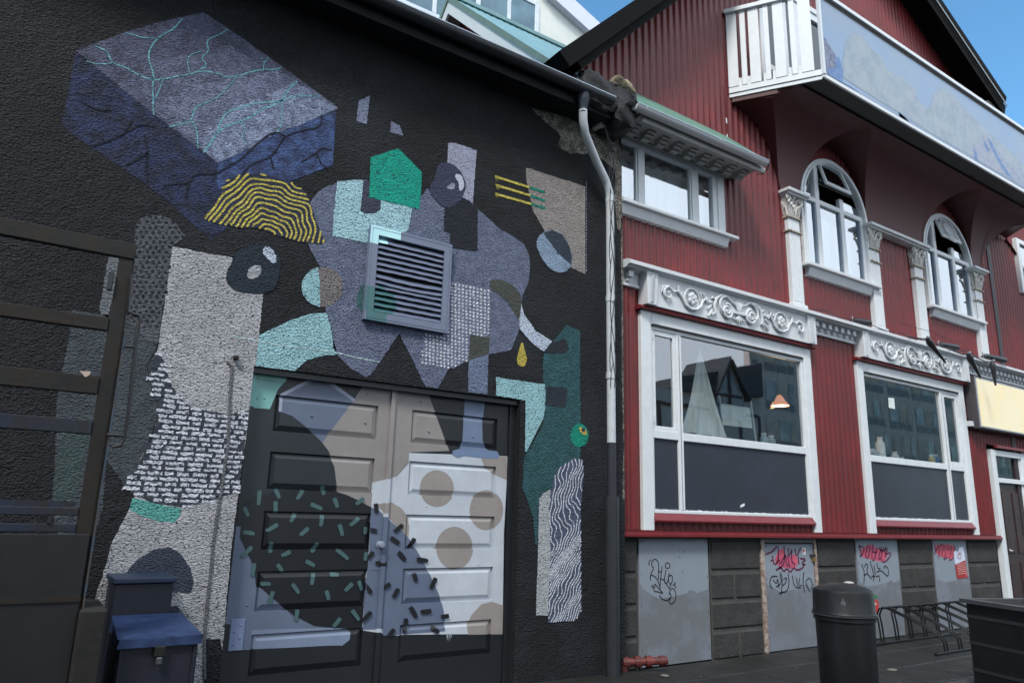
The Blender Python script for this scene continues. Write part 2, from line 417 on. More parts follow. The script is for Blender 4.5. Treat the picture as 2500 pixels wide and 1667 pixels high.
for sp in ('A 2200 800 2190 870 2050 900 1950 930 1900 1010 1850 1080 1720 1120 1650 1200', 'A 1950 930 1870 900 1760 980 1640 1100 1560 1140',
    'A 2160 1050 2200 1130 2240 1150', 'A 2270 1030 2200 1010 2160 1050 2060 1110', 'A 990 930 1010 1050 1000 1180 1010 1250', 'A 870 900 960 850 1060 870', 'A 1850 1080 1870 1160',
    'A 860 1130 940 1090 1010 1050', 'A 1270 1350 1290 1250 1330 1190 1480 1190 1560 1140', 'A 1120 1270 1180 1260 1290 1250', 'A 630 1000 760 960 870 900 900 820', 'A 560 700 640 740 700 760 760 750'):
    Wr('painted_stone_block', 4, crk, sp, 13)

# --- grey figure parts, left of the doors
dg = paint((80, 88, 94), (70, 77, 84), False)
Wp('painted_grey_ground', 1, dg, 'B 495 605 690 640 900 640 1070 860 1000 980 1080 1300 1000 1568 C 990 0 860 250 730 60 700 400 520 1000 350 400 375 100 B 385 1280 400 1090 430 1000 490 700', 0, 'dark grey painted area behind the steel frame')
Wp('painted_grey_ground', 1, paint((112, 116, 122)), 'B 760 170 840 170 810 330 740 660 690 640 680 600 740 250')
Wp('painted_grey_ground', 2, paint((120, 168, 172)), 'B 310 1345 500 1365 440 1450 312 1440')
Wp('painted_grey_ground', 2, paint((70, 86, 88), None, False), 'B 500 1370 640 1370 600 1568 C 570 40 520 370 350 380 370 200 B 400 1568 440 1450', 0)
sp_g = paint((92, 96, 104), None, False)
spotpoly = Wp('painted_spotted_column', 2, sp_g, 'A 940 1530 980 1480 1100 1470 1200 1520 1245 1590 B 1270 100 1180 175 1165 350 1110 600 1075 840 1010 820 900 700 880 690 900 300 930 10', 0, 'dark grey painted column covered in black spots')
dot = paint((44, 47, 55), None, False)
for j in range(24):
    for i in range(12):
        x = 870+i*44+(22 if j % 2 else 0)+random.uniform(-5, 5); y = -60+j*34+random.uniform(-5, 5)
        c_ = onY('B', x, y, MW)
        if inside(spotpoly, *c_): Wp('painted_spotted_column', 3, dot, circ('B', x, y, random.uniform(9, 15), random.uniform(9, 14), 9))
gray = paint((178, 179, 184), (162, 163, 168), var=.05, scale=3)
Wp('painted_pale_body', 3, gray, 'B 1180 175 1585 250 1700 400 1800 495 1770 780 1745 990 1715 1290 C 1665 0 1640 200 1592 570 1560 900 1520 1365 1505 1285 1390 1283 1385 1700 720 1700 735 1300 730 1090 620 1080 700 860 760 640 880 400 920 310 860 240 910 150 990 0 B 1040 1480 1080 1300 1060 1150 1020 1050 1075 890', 0, 'pale grey painted body with rough render texture')
dk = paint((66, 72, 84), None, False)
dash = Wp('painted_dash_band', 4, dk, 'B 1075 895 1120 950 1160 1100 1220 1200 1310 1270 1430 1300 1560 1320 1700 1290 C 1665 0 1640 190 1625 290 1520 310 1430 350 1240 385 1050 360 940 310 860 240 910 150 990 0 B 1040 1480 1080 1300 1020 1050 1000 980', 0, 'band of white painted dashes like brickwork')
wd = paint((206, 210, 226), None, True, .06)
za, zb = min(p[1] for p in dash), max(p[1] for p in dash); z = za+.01; j = 0
while z < zb:
    x = .2+(j % 2)*.055+random.uniform(-.02, .02)
    while x < 1.5:
        l_ = random.uniform(.05, .13); n_ = 6
        tp = [(x+l_*k/n_, z+.012+random.uniform(-.006, .005)) for k in range(n_+1)]; bt = [(x+l_*k/n_, z-.011+random.uniform(-.006, .005)) for k in range(n_+1)]
        if inside(dash, x+l_*.4, z): Wp('painted_dash_band', 5, wd, bt+tp[::-1])
        x += l_+random.uniform(.012, .030)
    z += .0385; j += 1
Wp('painted_dash_band', 4, paint((92, 164, 158)), 'C 905 320 1050 360 1240 395 1230 440 1190 490 1080 480 960 440 885 400')
Wp('painted_arch_shadow', 5, paint((64, 72, 88), None, False), 'C 850 870 880 800 940 740 1060 670 1160 660 1240 710 1300 800 1320 900 1305 970 1180 960 1140 1060 1210 1060 1280 1150 1290 1190 1140 1195 1000 1100', 0, 'dark arch painted above the blue boxes')

# --- hat with yellow contour lines
hat = chaikin(tr('A 1370 1480 1480 1370 1530 1250 1620 1195 1740 1185 1880 1210 2000 1245 2090 1310 2120 1390 2150 1480 2200 1600 B 2225 165 2120 150 2010 135 1880 95 1790 50 1640 45 1500 25 1400 -10', MW), 1)
yel = paint((204, 190, 92), None, True, .06)
Wp('painted_yellow_hat', 3, paint((50, 56, 78), None, False), hat, 0, 'painted hat of wavy yellow contour lines')
def hf(x, y):
    dx, dy = (x-1830)/1.02, (y-1620); a = math.atan2(dy, dx)
    return math.hypot(dx, dy*1.02)*(1+.05*math.sin(a*5+1)+.03*math.sin(a*11)) + 4*wob(x/60, y/60)
sg = contours(hf, 1340, 2260, 1170, 1720, 10, [18+34*i for i in range(15)], lambda x, y: inside(hat, *onY('A', x, y, MW)))
for a, c_ in sg:
    e = ((c_[0]-a[0])*.25, (c_[1]-a[1])*.25); wv = random.uniform(.85, 1.15)
    motif['painted_yellow_hat'][0].ribbon([onY('A', a[0]-e[0], a[1]-e[1], MW), onY('A', c_[0]+e[0], c_[1]+e[1], MW)], .0165*wv, MW-.0048-random.uniform(0, .0003), yel)

# --- eye of the pale body
Wp('painted_eye', 5, paint((40, 52, 64), None, False), 'B 1590 255 1650 185 1750 150 1850 165 1905 230 1918 310 1900 400 1880 465 1800 497 1700 497 1600 475 1545 420 1545 350 1580 290', 2, 'dark painted eye with white highlights')
Wp('painted_eye', 6, paint((190, 204, 234)), 'B 1795 180 1840 173 1880 220 1892 270 1870 292 1830 265 1795 225', 2)
Wp('painted_eye', 6, paint((168, 170, 176)), 'B 1715 312 1780 293 1788 350 1760 385 1720 400 1688 380 1688 345', 2)
# --- large face
face = paint((112, 120, 144), (98, 106, 130), var=.06)
Wp('painted_face', 2, face, 'D 20 1440 60 1360 130 1290 260 1240 410 1228 440 1232 530 1370 740 1420 790 1430 800 1350 850 1290 960 1420 1150 1384 1195 1430 1345 1568 E 1430 100 1510 160 1545 240 1550 310 1540 420 1500 510 1480 640 1475 740 1420 880 1350 895 1260 912 1130 945 1050 990 990 1012 950 1090 920 1142 840 1130 820 1100 740 930 655 765 540 940 460 1052 430 1066 330 1010 240 920 210 870 185 700 150 600 115 310 38 170 20 60', 0, 'large slate violet painted face around the louvred vent')
Wp('painted_mint_cuff', 4, paint((168, 208, 218), None, True, .05), 'D 230 1240 412 1228 390 1440 420 1462 490 1462 530 1430 530 1372 745 1420 720 1568 E 690 80 620 135 450 155 200 100 205 0', 0, 'pale mint u shaped painted cuff above the vent')
Wp('painted_mint_cuff', 4, paint((70, 74, 92), None, False), 'D 412 1236 455 1240 455 1345 530 1374 530 1430 490 1462 430 1462 393 1445')
Wp('painted_green_house', 5, paint((18, 158, 138), None, True, .08), 'D 460 1080 650 1015 812 1182 795 1432 450 1352', 0, 'small bright green painted house shape')
Wp('painted_nose_bulb', 3, paint((166, 170, 192)), 'D 990 980 1040 978 1185 1030 1160 1392 1090 1350 985 1120', 0, 'painted dark bulb overlapping a pale rectangle')
Wp('painted_nose_bulb', 5, paint((38, 41, 52), None, False), 'D 965 1400 1080 1360 1192 1415 1192 1568 E 1190 205 1005 180 1000 80 960 70')
Wp('painted_nose_bulb', 6, paint((66, 70, 94), None, False), 'D 920 1122 990 1108 1060 1150 1108 1230 1110 1300 1070 1380 1010 1420 960 1420 890 1360 855 1290 900 1210', 1)
Wp('painted_nose_bulb', 7, paint((200, 206, 226), None, False), 'D 1038 1188 1080 1198 1102 1260 1082 1310 1060 1300 1064 1250 1038 1220', 1)
Wp('painted_nose_bulb', 7, paint((150, 154, 172), None, False), 'D 972 1292 1008 1252 1038 1260 1030 1302', 1)
for nm, cc, sp in (('painted_chip', (134, 142, 168), 'D 380 690 455 655 435 850 365 830'), ('painted_flake', (126, 132, 158), 'D 600 830 660 860 685 930 595 905')):
    Wp(nm, 2, paint(cc), sp, 0, 'small pale painted chip on the black render')
beige = paint((154, 148, 144), (140, 134, 130), var=.05)
for k, (xa, ya, xb, yb, xc, yc) in enumerate(((1310, 1208, 1545, 1282, 1650, 1316), (1314, 1266, 1552, 1338, 1652, 1374), (1312, 1326, 1558, 1396, 1652, 1426))):
    Wr('painted_yellow_bars', 4, yel, 'D %d %d %d %d' % (xa, ya, xb, yb), 24, 0); Wr('painted_yellow_bars', 5, paint((30, 140, 120)), 'D %d %d %d %d' % (xb, yb, xc, yc), 26, 0)
    for q in range(3): Wr('painted_yellow_bars', 4, yel, 'D %d %d %d %d' % (xa+6+q*9, ya, xa+6+q*9, ya+16+random.randint(0, 20)), 4, 0)
motif['painted_yellow_bars'][1] = 'three short yellow painted bars turning green at their right ends'
Wp('painted_beige_panel', 2, beige, 'D 1520 1145 1928 1275 E 1928 0 1928 362 1835 320 1700 150 1640 50 D 1570 1440 1530 1250', 0, 'beige painted panel at the right of the mural')
for q in range(30):
    Wr('painted_beige_panel', 3, paint((150, 165, 190)), 'E 1935 %d 1935 %d' % (-280+q*21, -268+q*21), 7, 0)
Wp('painted_split_oval', 4, paint((136, 156, 180)), 'E 1640 75 1700 57 1770 90 1820 170 1842 260 1832 310 1790 350 1720 352 1650 290 1600 200 1593 120', 1, 'painted oval split into pale blue and dark halves')
Wp('painted_split_oval', 5, paint((54, 66, 80), None, False), 'E 1640 82 1700 60 1770 93 1818 170 1838 255 1830 302 1740 220 1680 140', 0)
ol = paint((80, 84, 78), None, False)
Wp('painted_olive_ear', 4, ol, 'E 1272 395 1360 398 1430 440 1497 512 1475 695 1450 640 1400 560 1330 490 1272 470', 1, 'dark olive painted curve at the right of the face')
Wp('painted_dot_cloth', 3, paint((122, 128, 156)), 'E 990 400 1280 472 1265 790 1140 775 1130 945 1030 1005 808 975 825 760 950 775', 0, 'painted square patch of small white dots')
dc = tr('E 990 400 1280 472 1265 790 1140 775 1130 945 1030 1005 808 975 825 755 950 775', MW); whd = paint((214, 220, 238), None, True, .05)
for j in range(26):
    for i in range(20):
        x = 815+i*25; y = 388+(i*5)+j*24; c_ = onY('E', x, y, MW)
        if inside(dc, *c_): Wp('painted_dot_cloth', 4, whd, circ('E', x+random.uniform(-2, 2), y+random.uniform(-2, 2), random.uniform(7, 9.5), random.uniform(7, 9), 7))
Wp('painted_olive_square', 4, ol, 'E 1140 778 1275 797 1268 905 1130 945', 0, 'dark olive painted square under the dotted patch')
Wp('painted_column', 3, paint((112, 124, 150)), 'E 1130 948 1266 908 1258 1182 1126 1167', 0, 'slate painted column above the door head')
Wp('painted_crescent', 3, paint((188, 200, 222)), 'E 1485 545 1512 640 1590 750 1700 820 1645 892 1560 830 1480 735 1475 650', 0, 'white painted crescent')
Wp('painted_yellow_drop', 3, paint((190, 172, 80)), 'E 1495 812 1515 880 1532 950 1512 992 1478 992 1456 950 1470 890', 1, 'yellow painted teardrop')
mint = paint((150, 194, 202), None, True, .06)
Wp('painted_mint_hand', 3, mint, 'E 1318 1065 1652 1115 1658 1240 1640 1350 1590 1450 1530 1568 1515 1575 1520 1225 1318 1190', 0, 'mint painted hand at the right of the doors')
tl = paint((56, 100, 108), (48, 88, 92))
Wp('painted_teal_figure', 2, tl, 'E 1780 735 1800 708 1892 750 1897 1568 F 1892 60 1850 50 1730 130 1690 270 1610 330 1600 640 1588 640 1570 450 1530 330 1498 250 1510 50 1530 0 E 1560 1540 1640 1380 1662 1200 1640 1090 1640 930 1660 880 1710 820', 0, 'tall teal painted figure at the right edge of the mural')
Wp('painted_teal_figure', 3, paint((44, 48, 58), None, False), 'E 1700 830 1790 803 1818 870 1780 905 1650 900')
Wp('painted_teal_figure', 3, paint((44, 54, 64), None, False), 'E 1668 1130 1805 1140 1795 1275 1650 1260')
Wp('painted_green_disc', 4, paint((20, 152, 128)), circ('E', 1888, 1462, 62, 80), 0, 'small green painted disc with a yellow spot')
Wp('painted_green_disc', 5, paint((200, 180, 90)), 'E 1878 1405 1930 1413 1942 1465 1900 1452', 1)
Wp('painted_green_disc', 6, paint((70, 74, 90), None, False), circ('E', 1913, 1425, 13, 15, 10))
Wp('painted_fingerprint', 3, paint((172, 176, 180)), 'F 1700 260 1640 290 1612 330 1602 760 1590 1122 1690 1126 1700 700', 0, 'white painted limb with wavy fingerprint lines')
fpr = tr('F 1850 48 1905 58 1918 130 1897 400 1900 1090 1860 1160 1670 1172 1690 700 1680 400 1690 270 1730 130', MW)
Wp('painted_fingerprint', 4, paint((84, 94, 118), None, False), fpr)
def ff(x, y): return x*1.0 + 62*math.sin((y+120)/165.0+(x-1700)*.004) + 20*math.sin(y/72.0+x*.012) + 6*wob(x/45, y/45) + y*.30
for a, c_ in contours(ff, 1660, 1930, 40, 1180, 8, [1300+20*i for i in range(90)], lambda x, y: inside(fpr, *onY('F', x, y, MW))):
    e = ((c_[0]-a[0])*.3, (c_[1]-a[1])*.3)
    motif['painted_fingerprint'][0].ribbon([onY('F', a[0]-e[0], a[1]-e[1], MW), onY('F', c_[0]+e[0], c_[1]+e[1], MW)], .0125, MW-.006-random.uniform(0, .0003), wd)
# --- cheek disc, mint arm
Wp('painted_cheek_disc', 4, paint((126, 120, 120)), circ('E', 130, 450, 142, 137), 0, 'painted disc half mint and half taupe')
Wp('painted_cheek_disc', 5, mint, clip(circ('E', 130, 450, 142, 137), tr('E -60 700 135 700 135 595 112 400 110 250 -60 250', MW)) or circ('E', 60, 450, 60, 100))
Wp('painted_mint_arm', 2, mint, 'B 2225 625 2110 635 1980 680 1850 740 1755 788 1738 960 1738 1030 2010 1030 2060 985 2100 950 2200 920 2310 908 2280 830 2245 640', 0, 'mint painted arm above the left door')
Wr('painted_mint_arm', 4, paint((190, 222, 232), None, False), 'B 1600 788 1740 812 1900 850 2100 870 2290 895 E 330 925 520 962', 7)
gd = paint((72, 112, 116)); Wp('painted_green_half_disc', 4, gd, 'E 450 418 395 440 365 500 362 560 385 600 430 640', 1, 'green painted half disc at the lower left of the vent')
# bare weathered render at the top right corner
bare = mat('weathered_render', (184, 178, 166), .9, 'stucco', .25, (110, 106, 100), 5, spec=.2, grain=((50, 50, 52), .42))
Wp('bare_render', 1, bare, ragged(tr('D 1560 735 1890 832 2000 880 2150 930 2185 1150 2185 1568 2140 1568 2120 1150 2040 1080 1940 1050 1830 1050 1740 1010 1760 930 1690 860 1620 800', MW), .018), 0, 'bare weathered render at the top right corner of the wall')
Wp('bare_render', 1, bare, ragged(tr('E 2172 -20 2195 -20 2200 1300 2205 1568 F 2205 330 2185 330 2190 0 E 2176 1000', MW), .006))
for nm, (m_, lb) in motif.items(): m_.build(nm, wall, lb)

# --- roof edge, gutter and downpipe
drk = mat('dark_painted_metal', (40, 43, 47), .45, (12, .003), .2, spec=.5)
b = MB(); b.box(-7, 5.45, 5.72, MW-.001, 6.06, 6.25, mat('eaves_board', (34, 36, 39), .7, (9, .004), .3, spec=.15)); b.build('eaves_board', mb)
b = MB()
b.face([(-7, 5.68, 6.255), (5.0, 5.68, 6.255), (5.0, 12.5, 7.2), (-7, 12.5, 7.2)], drk); b.face([(-7, 5.68, 6.27), (-7, 12.5, 7.215), (5.0, 12.5, 7.215), (5.0, 5.68, 6.27)], drk)
b.build('roof', mb)
def gutter(x0, x1, yc, zt, r, m, name, parent, brk):
    b = MB(); n = 12
    for s_ in range(2):
        rr = r-.004*s_
        pr = [(yc+rr*math.cos(math.pi+math.pi*k/n), zt+rr*math.sin(math.pi+math.pi*k/n)) for k in range(n+1)]
        for k in range(n):
            p, q = pr[k], pr[k+1]
            b.face([(x0, p[0], p[1]), (x1, p[0], p[1]), (x1, q[0], q[1]), (x0, q[0], q[1])], m)
    b.tube([(x0, yc-r, zt+.004), (x1, yc-r, zt+.004)], .009, mat('gutter_lip_highlight', (176, 190, 204), .3, None, .1), 6)  # pale blue lip colour stands in for the highlight along the gutter edge
    for xx in (x0, x1):
        b.face([(xx, yc+r*math.cos(math.pi+math.pi*k/n), zt+r*math.sin(math.pi+math.pi*k/n)) for k in range(n+1)], m)
    o = b.build(name, parent)
    for xx in brk:
        c = MB(); rb = r+.006
        for k in range(n):
            t0, t1 = math.pi+math.pi*k/n, math.pi+math.pi*(k+1)/n
            c.face([(xx, yc+rb*math.cos(t0), zt+rb*math.sin(t0)), (xx+.03, yc+rb*math.cos(t0), zt+rb*math.sin(t0)), (xx+.03, yc+rb*math.cos(t1), zt+rb*math.sin(t1)), (xx, yc+rb*math.cos(t1), zt+rb*math.sin(t1))], m)
        c.build('bracket', o)
    return o
gutter(-6.5, 5.02, 5.64, 6.235, .078, drk, 'gutter', mb, (1.05, 1.95, 2.93, 3.72, 4.5))
wp = mat('white_pipe_paint', (190, 196, 200), .5, (20, .003), .08, None, 5, wear=((110, 108, 104), 9, .63))
b = MB(); b.lathe([(.072, 6.20), (.07, 6.1), (.045, 6.0), (.044, 5.94)], (4.62, 5.66, 0), mat('pipe_hopper', (40, 46, 60), .6), 16); b.build('hopper', mb)
pp = [(4.62, 5.66, 5.98), (4.63, 5.67, 5.86), (4.70, 5.72, 5.74), (4.95, 5.82, 5.52), (5.13, 5.87, 5.36), (5.20, 5.885, 5.24), (5.21, 5.885, 5.0), (5.21, 5.885, 3.9), (5.215, 5.885, 2.32)]
b = MB(); b.tube(pp, .047, wp, 14)
for z_ in (5.12, 3.92, 3.05): b.tube([(5.21, 5.885, z_), (5.21, 5.885, z_+.07)], .053, wp, 14)
dp = b.build('downpipe', mb, smooth=True)
b = MB(); b.tube([(5.215, 5.885, 2.36), (5.215, 5.885, 1.72)], .0485, mat('black_pipe_paint', (44, 46, 52), .5, (20, .002)), 14); b.tube([(5.215, 5.885, 1.80), (5.215, 5.885, 0)], .075, drk, 14)
b.build('pipe_shoe', mb, smooth=True)
blk = mat('black_cable', (40, 42, 46), .5)
b = MB()
for k in range(4):
    pts = [(5.0+.02*k, 5.80, 6.1)]
    for i in range(26):
        z_ = 5.7-i*.11; pts.append((5.205+.04*math.sin(i*.55+k*1.7), 5.832+.006*k, z_))
    b.tube(pts, .0045, blk, 5)
b.tube([(5.2, 5.83, 3.9), (5.26, 5.82, 3.99), (5.31, 5.82, 3.93)], .004, blk, 5)
b.build('cable', mb)
# roof floodlight
b = MB(); b.lathe([(0, -.08), (.05, -.08), (.075, -.03), (.08, .06), (.07, .065), (0, .05)], (2.28, 5.60, 6.40), mat('lamp_alloy', (120, 122, 126), .3, metal=.7), 16, tf=lambda p: Vector((p.x, p.z*-.9-p.y*.2, p.y*.9)))
b.box(2.265, 2.295, 5.59, 5.62, 6.2, 6.36, drk); b.build('floodlight', mb)

# --- parapet stub with moss between the two roofs
b = MB(); tar = mat('bitumen', (30, 31, 33), .55, (8, .03), .2)
moss = mat('mossy_stone', (150, 140, 118), .9, (14, .02), .2, (70, 68, 58), 7)
def lump(x0, x1, y0, y1, z0, z1, m, amp, n=10):
    mx_, my_, mz_ = (x0+x1)/2, (y0+y1)/2, (z0+z1)/2
    def jit(p):
        u = ((p[0]-mx_)/(x1-x0)*2, (p[1]-my_)/(y1-y0)*2, (p[2]-mz_)/(z1-z0)*2); r = 1/max(1, (abs(u[0])**4+abs(u[1])**4+abs(u[2])**4)**.25); r = .35+.65*r
        p = (mx_+(p[0]-mx_)*r, my_+(p[1]-my_)*r, mz_+(p[2]-mz_)*r)
        return tuple(c+amp*(math.sin(17*p[(i+1) % 3]+13*p[(i+2) % 3]+i*2)+.6*math.sin(47*p[(i+1) % 3]+39*p[(i+2) % 3])) for i, c in enumerate(p))
    for ax in range(6):
        for i in range(n):
            for j in range(n):
                q = []
                for a, c in ((0, 0), (1, 0), (1, 1), (0, 1)):
                    s_, t_ = (i+a)/n, (j+c)/n
                    X, Y, Z = lambda t: x0+(x1-x0)*t, lambda t: y0+(y1-y0)*t, lambda t: z0+(z1-z0)*t
                    q.append(jit([(X(s_), Y(t_), z0), (X(s_), Y(t_), z1), (X(s_), y0, Z(t_)), (X(s_), y1, Z(t_)), (x0, Y(s_), Z(t_)), (x1, Y(s_), Z(t_))][ax]))
                b.face(q, m)
lump(4.60, 5.36, 5.62, 6.09, 6.10, 6.52, tar, .018); lump(5.06, 5.40, 5.60, 5.90, 6.44, 6.56, moss, .016); lump(5.08, 5.42, 5.60, 6.08, 5.98, 6.50, tar, .016); lump(4.52, 4.80, 5.66, 5.95, 6.28, 6.42, tar, .02)
b.build('parapet_stub', mb, smooth=True)
b = MB(); lp, lq = onY('D', 2035, 835, 5.84), onY('D', 2195, 918, 5.84); b.bbox(lp[0], lq[0], 5.84, 5.998, lq[1], lq[1]+.085, mat('stained_ledge', (196, 194, 188), .7, (20, .004), .08, None, 5, wear=((120, 88, 66), 9, .62)), .006); b.build('ledge', mb)

# ================================================================ louvred vent
vx0, vx1, vz0, vz1 = 2.36, 3.215, 3.25, 4.145
slc = gloss((100, 108, 128)); vm = gloss((172, 214, 222)); vg = gloss((66, 108, 112))
gp = circ('E', 500, 560, 128, 118); mp_ = tr('E 380 -60 760 -60 690 80 620 135 530 160 380 158', MW)
def vcol(x, z): return vm if inside(mp_, x, z) else vg if inside(gp, x, z) else slc
b = MB(); fwd = .052; t_ = .082
for k in range(48):    # frame, coloured where the mural crosses it
    for (a0, a1, c0, c1) in ((vx0+(vx1-vx0)*k/48, vx0+(vx1-vx0)*(k+1)/48, vz1-t_, vz1), (vx0+(vx1-vx0)*k/48, vx0+(vx1-vx0)*(k+1)/48, vz0, vz0+t_),
                             (vx0, vx0+t_, vz0+t_+(vz1-vz0-2*t_)*k/48, vz0+t_+(vz1-vz0-2*t_)*(k+1)/48), (vx1-t_, vx1, vz0+t_+(vz1-vz0-2*t_)*k/48, vz0+t_+(vz1-vz0-2*t_)*(k+1)/48)):
        m_ = vcol((a0+a1)/2, (c0+c1)/2)
        b.face([(a0, MW-fwd, c0), (a1, MW-fwd, c0), (a1, MW-fwd, c1), (a0, MW-fwd, c1)], m_)
def ring(x0, x1, z0, z1, y0, y1, m, inward=False):
    for p, q in (((x0, z0), (x1, z0)), ((x1, z0), (x1, z1)), ((x1, z1), (x0, z1)), ((x0, z1), (x0, z0))):
        f = [(p[0], y0, p[1]), (p[0], y1, p[1]), (q[0], y1, q[1]), (q[0], y0, q[1])]; b.face(f, m)
ring(vx0, vx1, vz0, vz1, MW-fwd, MW, slc); ring(vx0+t_, vx1-t_, vz0+t_, vz1-t_, MW-fwd, MW+.05, slc)
ring(vx0+.022, vx1-.022, vz0+.022, vz1-.022, MW-fwd-.003, MW-fwd, slc)
vent = b.build('ventilation_grille', mb, 'louvred metal vent with bent slats, painted over by the mural')
b = MB(); b.box(vx0+t_, vx1-t_, MW-.004, MW-.002, vz0+t_, vz1-t_, mat('vent_void', (30, 31, 34), .9)); b.build('void_backing', vent)
NS = 13
for i in range(NS):
    b = MB(); zc = vz1-t_-.035-(vz1-vz0-2*t_-.02)*i/NS; n = 28; bend = random.uniform(-.006, .006) if i in (1, 2, 5, 6, 7, 9) else random.uniform(-.002, .002)
    if i in (6, 7): bend = -.02
    for k in range(n):
        xa, xb = vx0+t_+.002+(vx1-vx0-2*t_-.004)*k/n, vx0+t_+.002+(vx1-vx0-2*t_-.004)*(k+1)/n
        f = lambda x: bend*math.sin((x-vx0)/(vx1-vx0)*math.pi)+.0016*math.sin(x*40+i*2)
        m_ = vcol((xa+xb)/2, zc)
        za_, zb_ = zc+f(xa), zc+f(xb); yb, yf_ = MW-.008, MW-.046
        b.face([(xa, yf_, za_-.022), (xb, yf_, zb_-.022), (xb, yb, zb_+.018), (xa, yb, za_+.018)], m_)
        b.face([(xa, yf_, za_-.034), (xb, yf_, zb_-.034), (xb, yf_, zb_-.022), (xa, yf_, za_-.022)], m_)
        b.face([(xa, yf_+.004, za_-.034), (xa, yb, za_+.012), (xb, yb, zb_+.012), (xb, yf_+.004, zb_-.034)], m_)
    b.build('slat', vent)

# ================================================================ double doors, painted across their panels
YD = MW+.10
kf = gloss((32, 35, 39))
lay = []
def Dp(c, spec, sm=0):
    p = tr(spec, YD) if isinstance(spec, str) else spec
    lay.append((chaikin(p, sm) if sm else p, gloss(c)))
taupe = (128, 124, 122); wht = (172, 178, 186); slate = (88, 98, 118); kc = (32, 35, 39)
Dp((112, 162, 158), 'B 1700 990 2030 1000 1900 1150 1840 1295 1690 1290')
Dp(taupe, 'E 420 1105 845 1145 1000 1568 F 1010 0 740 10 715 85 640 172 560 212 470 218 465 385 300 302 235 290 215 110 165 0 E 130 1510 345 1225')
Dp(slate, 'E -157 1180 80 1062 135 1062 347 1226 130 1512 60 1440 -30 1390 -80 1350 -165 1300')
Dp((140, 148, 168), 'E -157 1182 80 1056 140 1056 356 1216 345 1232 130 1084 80 1084 -138 1196 -145 1300 -165 1300')
Dp((36, 41, 47), 'B 1700 1272 1870 1285 2000 1330 2100 1410 2200 1510 2245 1568 C 2250 10 2290 130 2308 280 2300 420 1600 450 1640 200')
Dp((92, 102, 122), 'C 1590 570 1620 480 1700 500 2352 1000 2352 1210 F 290 1204 325 1240 320 1290 270 1330 C 2260 1330 1980 1345 1530 1366 1560 900')
Dp((112, 124, 146), 'C 1720 1222 2352 1207 F 290 1204 325 1240 320 1290 270 1330 C 2260 1330 1980 1345 1720 1352')
Dp(wht, 'F 725 15 1410 38 1392 200 1372 560 1362 1250 700 1256 640 1262 400 1225 430 900 465 380 475 218 640 175 720 85')
for a in ((915, 258, 117, 126), (1252, 405, 115, 137), (1035, 664, 126, 146)): Dp((136, 129, 126), circ('F', *a, Y=YD))
Dp((136, 129, 126), 'F 1120 1190 1150 1120 1220 1045 1290 1030 1380 1060 1362 1252 1130 1256')
Dp((136, 129, 126), 'F 1210 36 1390 40 1395 200 1310 165 1240 112')
Dp((136, 129, 126), 'F 500 365 600 350 670 390 715 450 730 520 722 600 640 520 570 440')
Dp(slate, 'F 462 385 520 410 640 520 720 590 800 720 870 850 930 980 960 1090 972 1232 700 1252 545 1262 545 1216 405 1222 420 1000 450 700')
Dp((25, 27, 31), 'C 1608 520 1625 380 1740 310 1900 275 2100 262 2300 280 F 300 302 380 340 466 388 440 800 412 1000 402 1221 200 1206 C 2150 1195 2000 1120 1870 1010 1780 932 1750 932 1740 800 1680 680')
Dp(kc, 'E 845 1145 1105 1205 1095 1500 1040 1575 1000 1568')
Dp((98, 112, 136), 'E 1105 1205 1242 1222 1225 1380 1228 1500 1262 1575 1060 1575 1090 1500')
Dp((100, 117, 146), 'F 1020 0 1060 -12 1250 -6 1325 5 1340 30 1330 55 1250 52 1100 35 1055 50 1020 30')
for q in (984, 990, 1003, 1012): Dp((176, 182, 190), 'F %d 1240 %d 1240 %d %d %d %d' % (q-2, q+2, q+2, 1270+random.randint(0, 45), q-1, 1270))
def dashq(c_, x, y, ang, l_, wv, col):
    ca, sa = math.cos(ang), math.sin(ang); p = []
    for a, b2 in ((-l_, -wv*.7), (-l_*.6, -wv), (l_*.6, -wv*.9), (l_, -wv*.5), (l_*.95, wv*.8), (-l_*.9, wv)):
        p.append(onY(c_, x+a*ca-b2*sa, y+a*sa+b2*ca, YD))
    Dp(col, p)
mg = (70, 98, 100)
for (x, y, a, l_) in ((1770, 320, 95, 52), (1895, 292, 65, 36), (2050, 298, 122, 40), (2208, 270, 85, 32), (2295, 355, 70, 36), (1882, 385, 90, 42), (1682, 415, 65, 36), (2162, 380, 24, 44), (2003, 455, 118, 36), (2198, 475, 98, 42),
    (1860, 525, 150, 48), (1698, 560, 8, 42), (2080, 552, 138, 40), (2330, 540, 75, 42), (1850, 660, 100, 38), (2150, 660, 125, 42), (1953, 702, 155, 36), (1912, 800, 55, 34), (2118, 768, 30, 36), (2136, 875, 100, 42),
    (2285, 845, 4, 32), (1815, 908, 0, 36), (2020, 940, 55, 42), (2238, 985, 75, 34), (1685, 690, 135, 52), (1730, 810, 100, 46), (1852, 1000, 110, 46), (2025, 1120, 98, 40), (2300, 1170, 130, 40)):
    dashq('C', x, y, R(a), l_, 15, mg)
for (x, y, a, l_) in ((265, 705, 40, 55), (350, 485, 140, 42), (258, 540, 75, 42), (385, 345, 142, 36), (425, 720, 100, 30), (310, 930, 135, 38), (390, 920, 70, 36), (355, 1120, 55, 44), (425, 545, 95, 26)): dashq('F', x, y, R(a), l_, 15, mg)
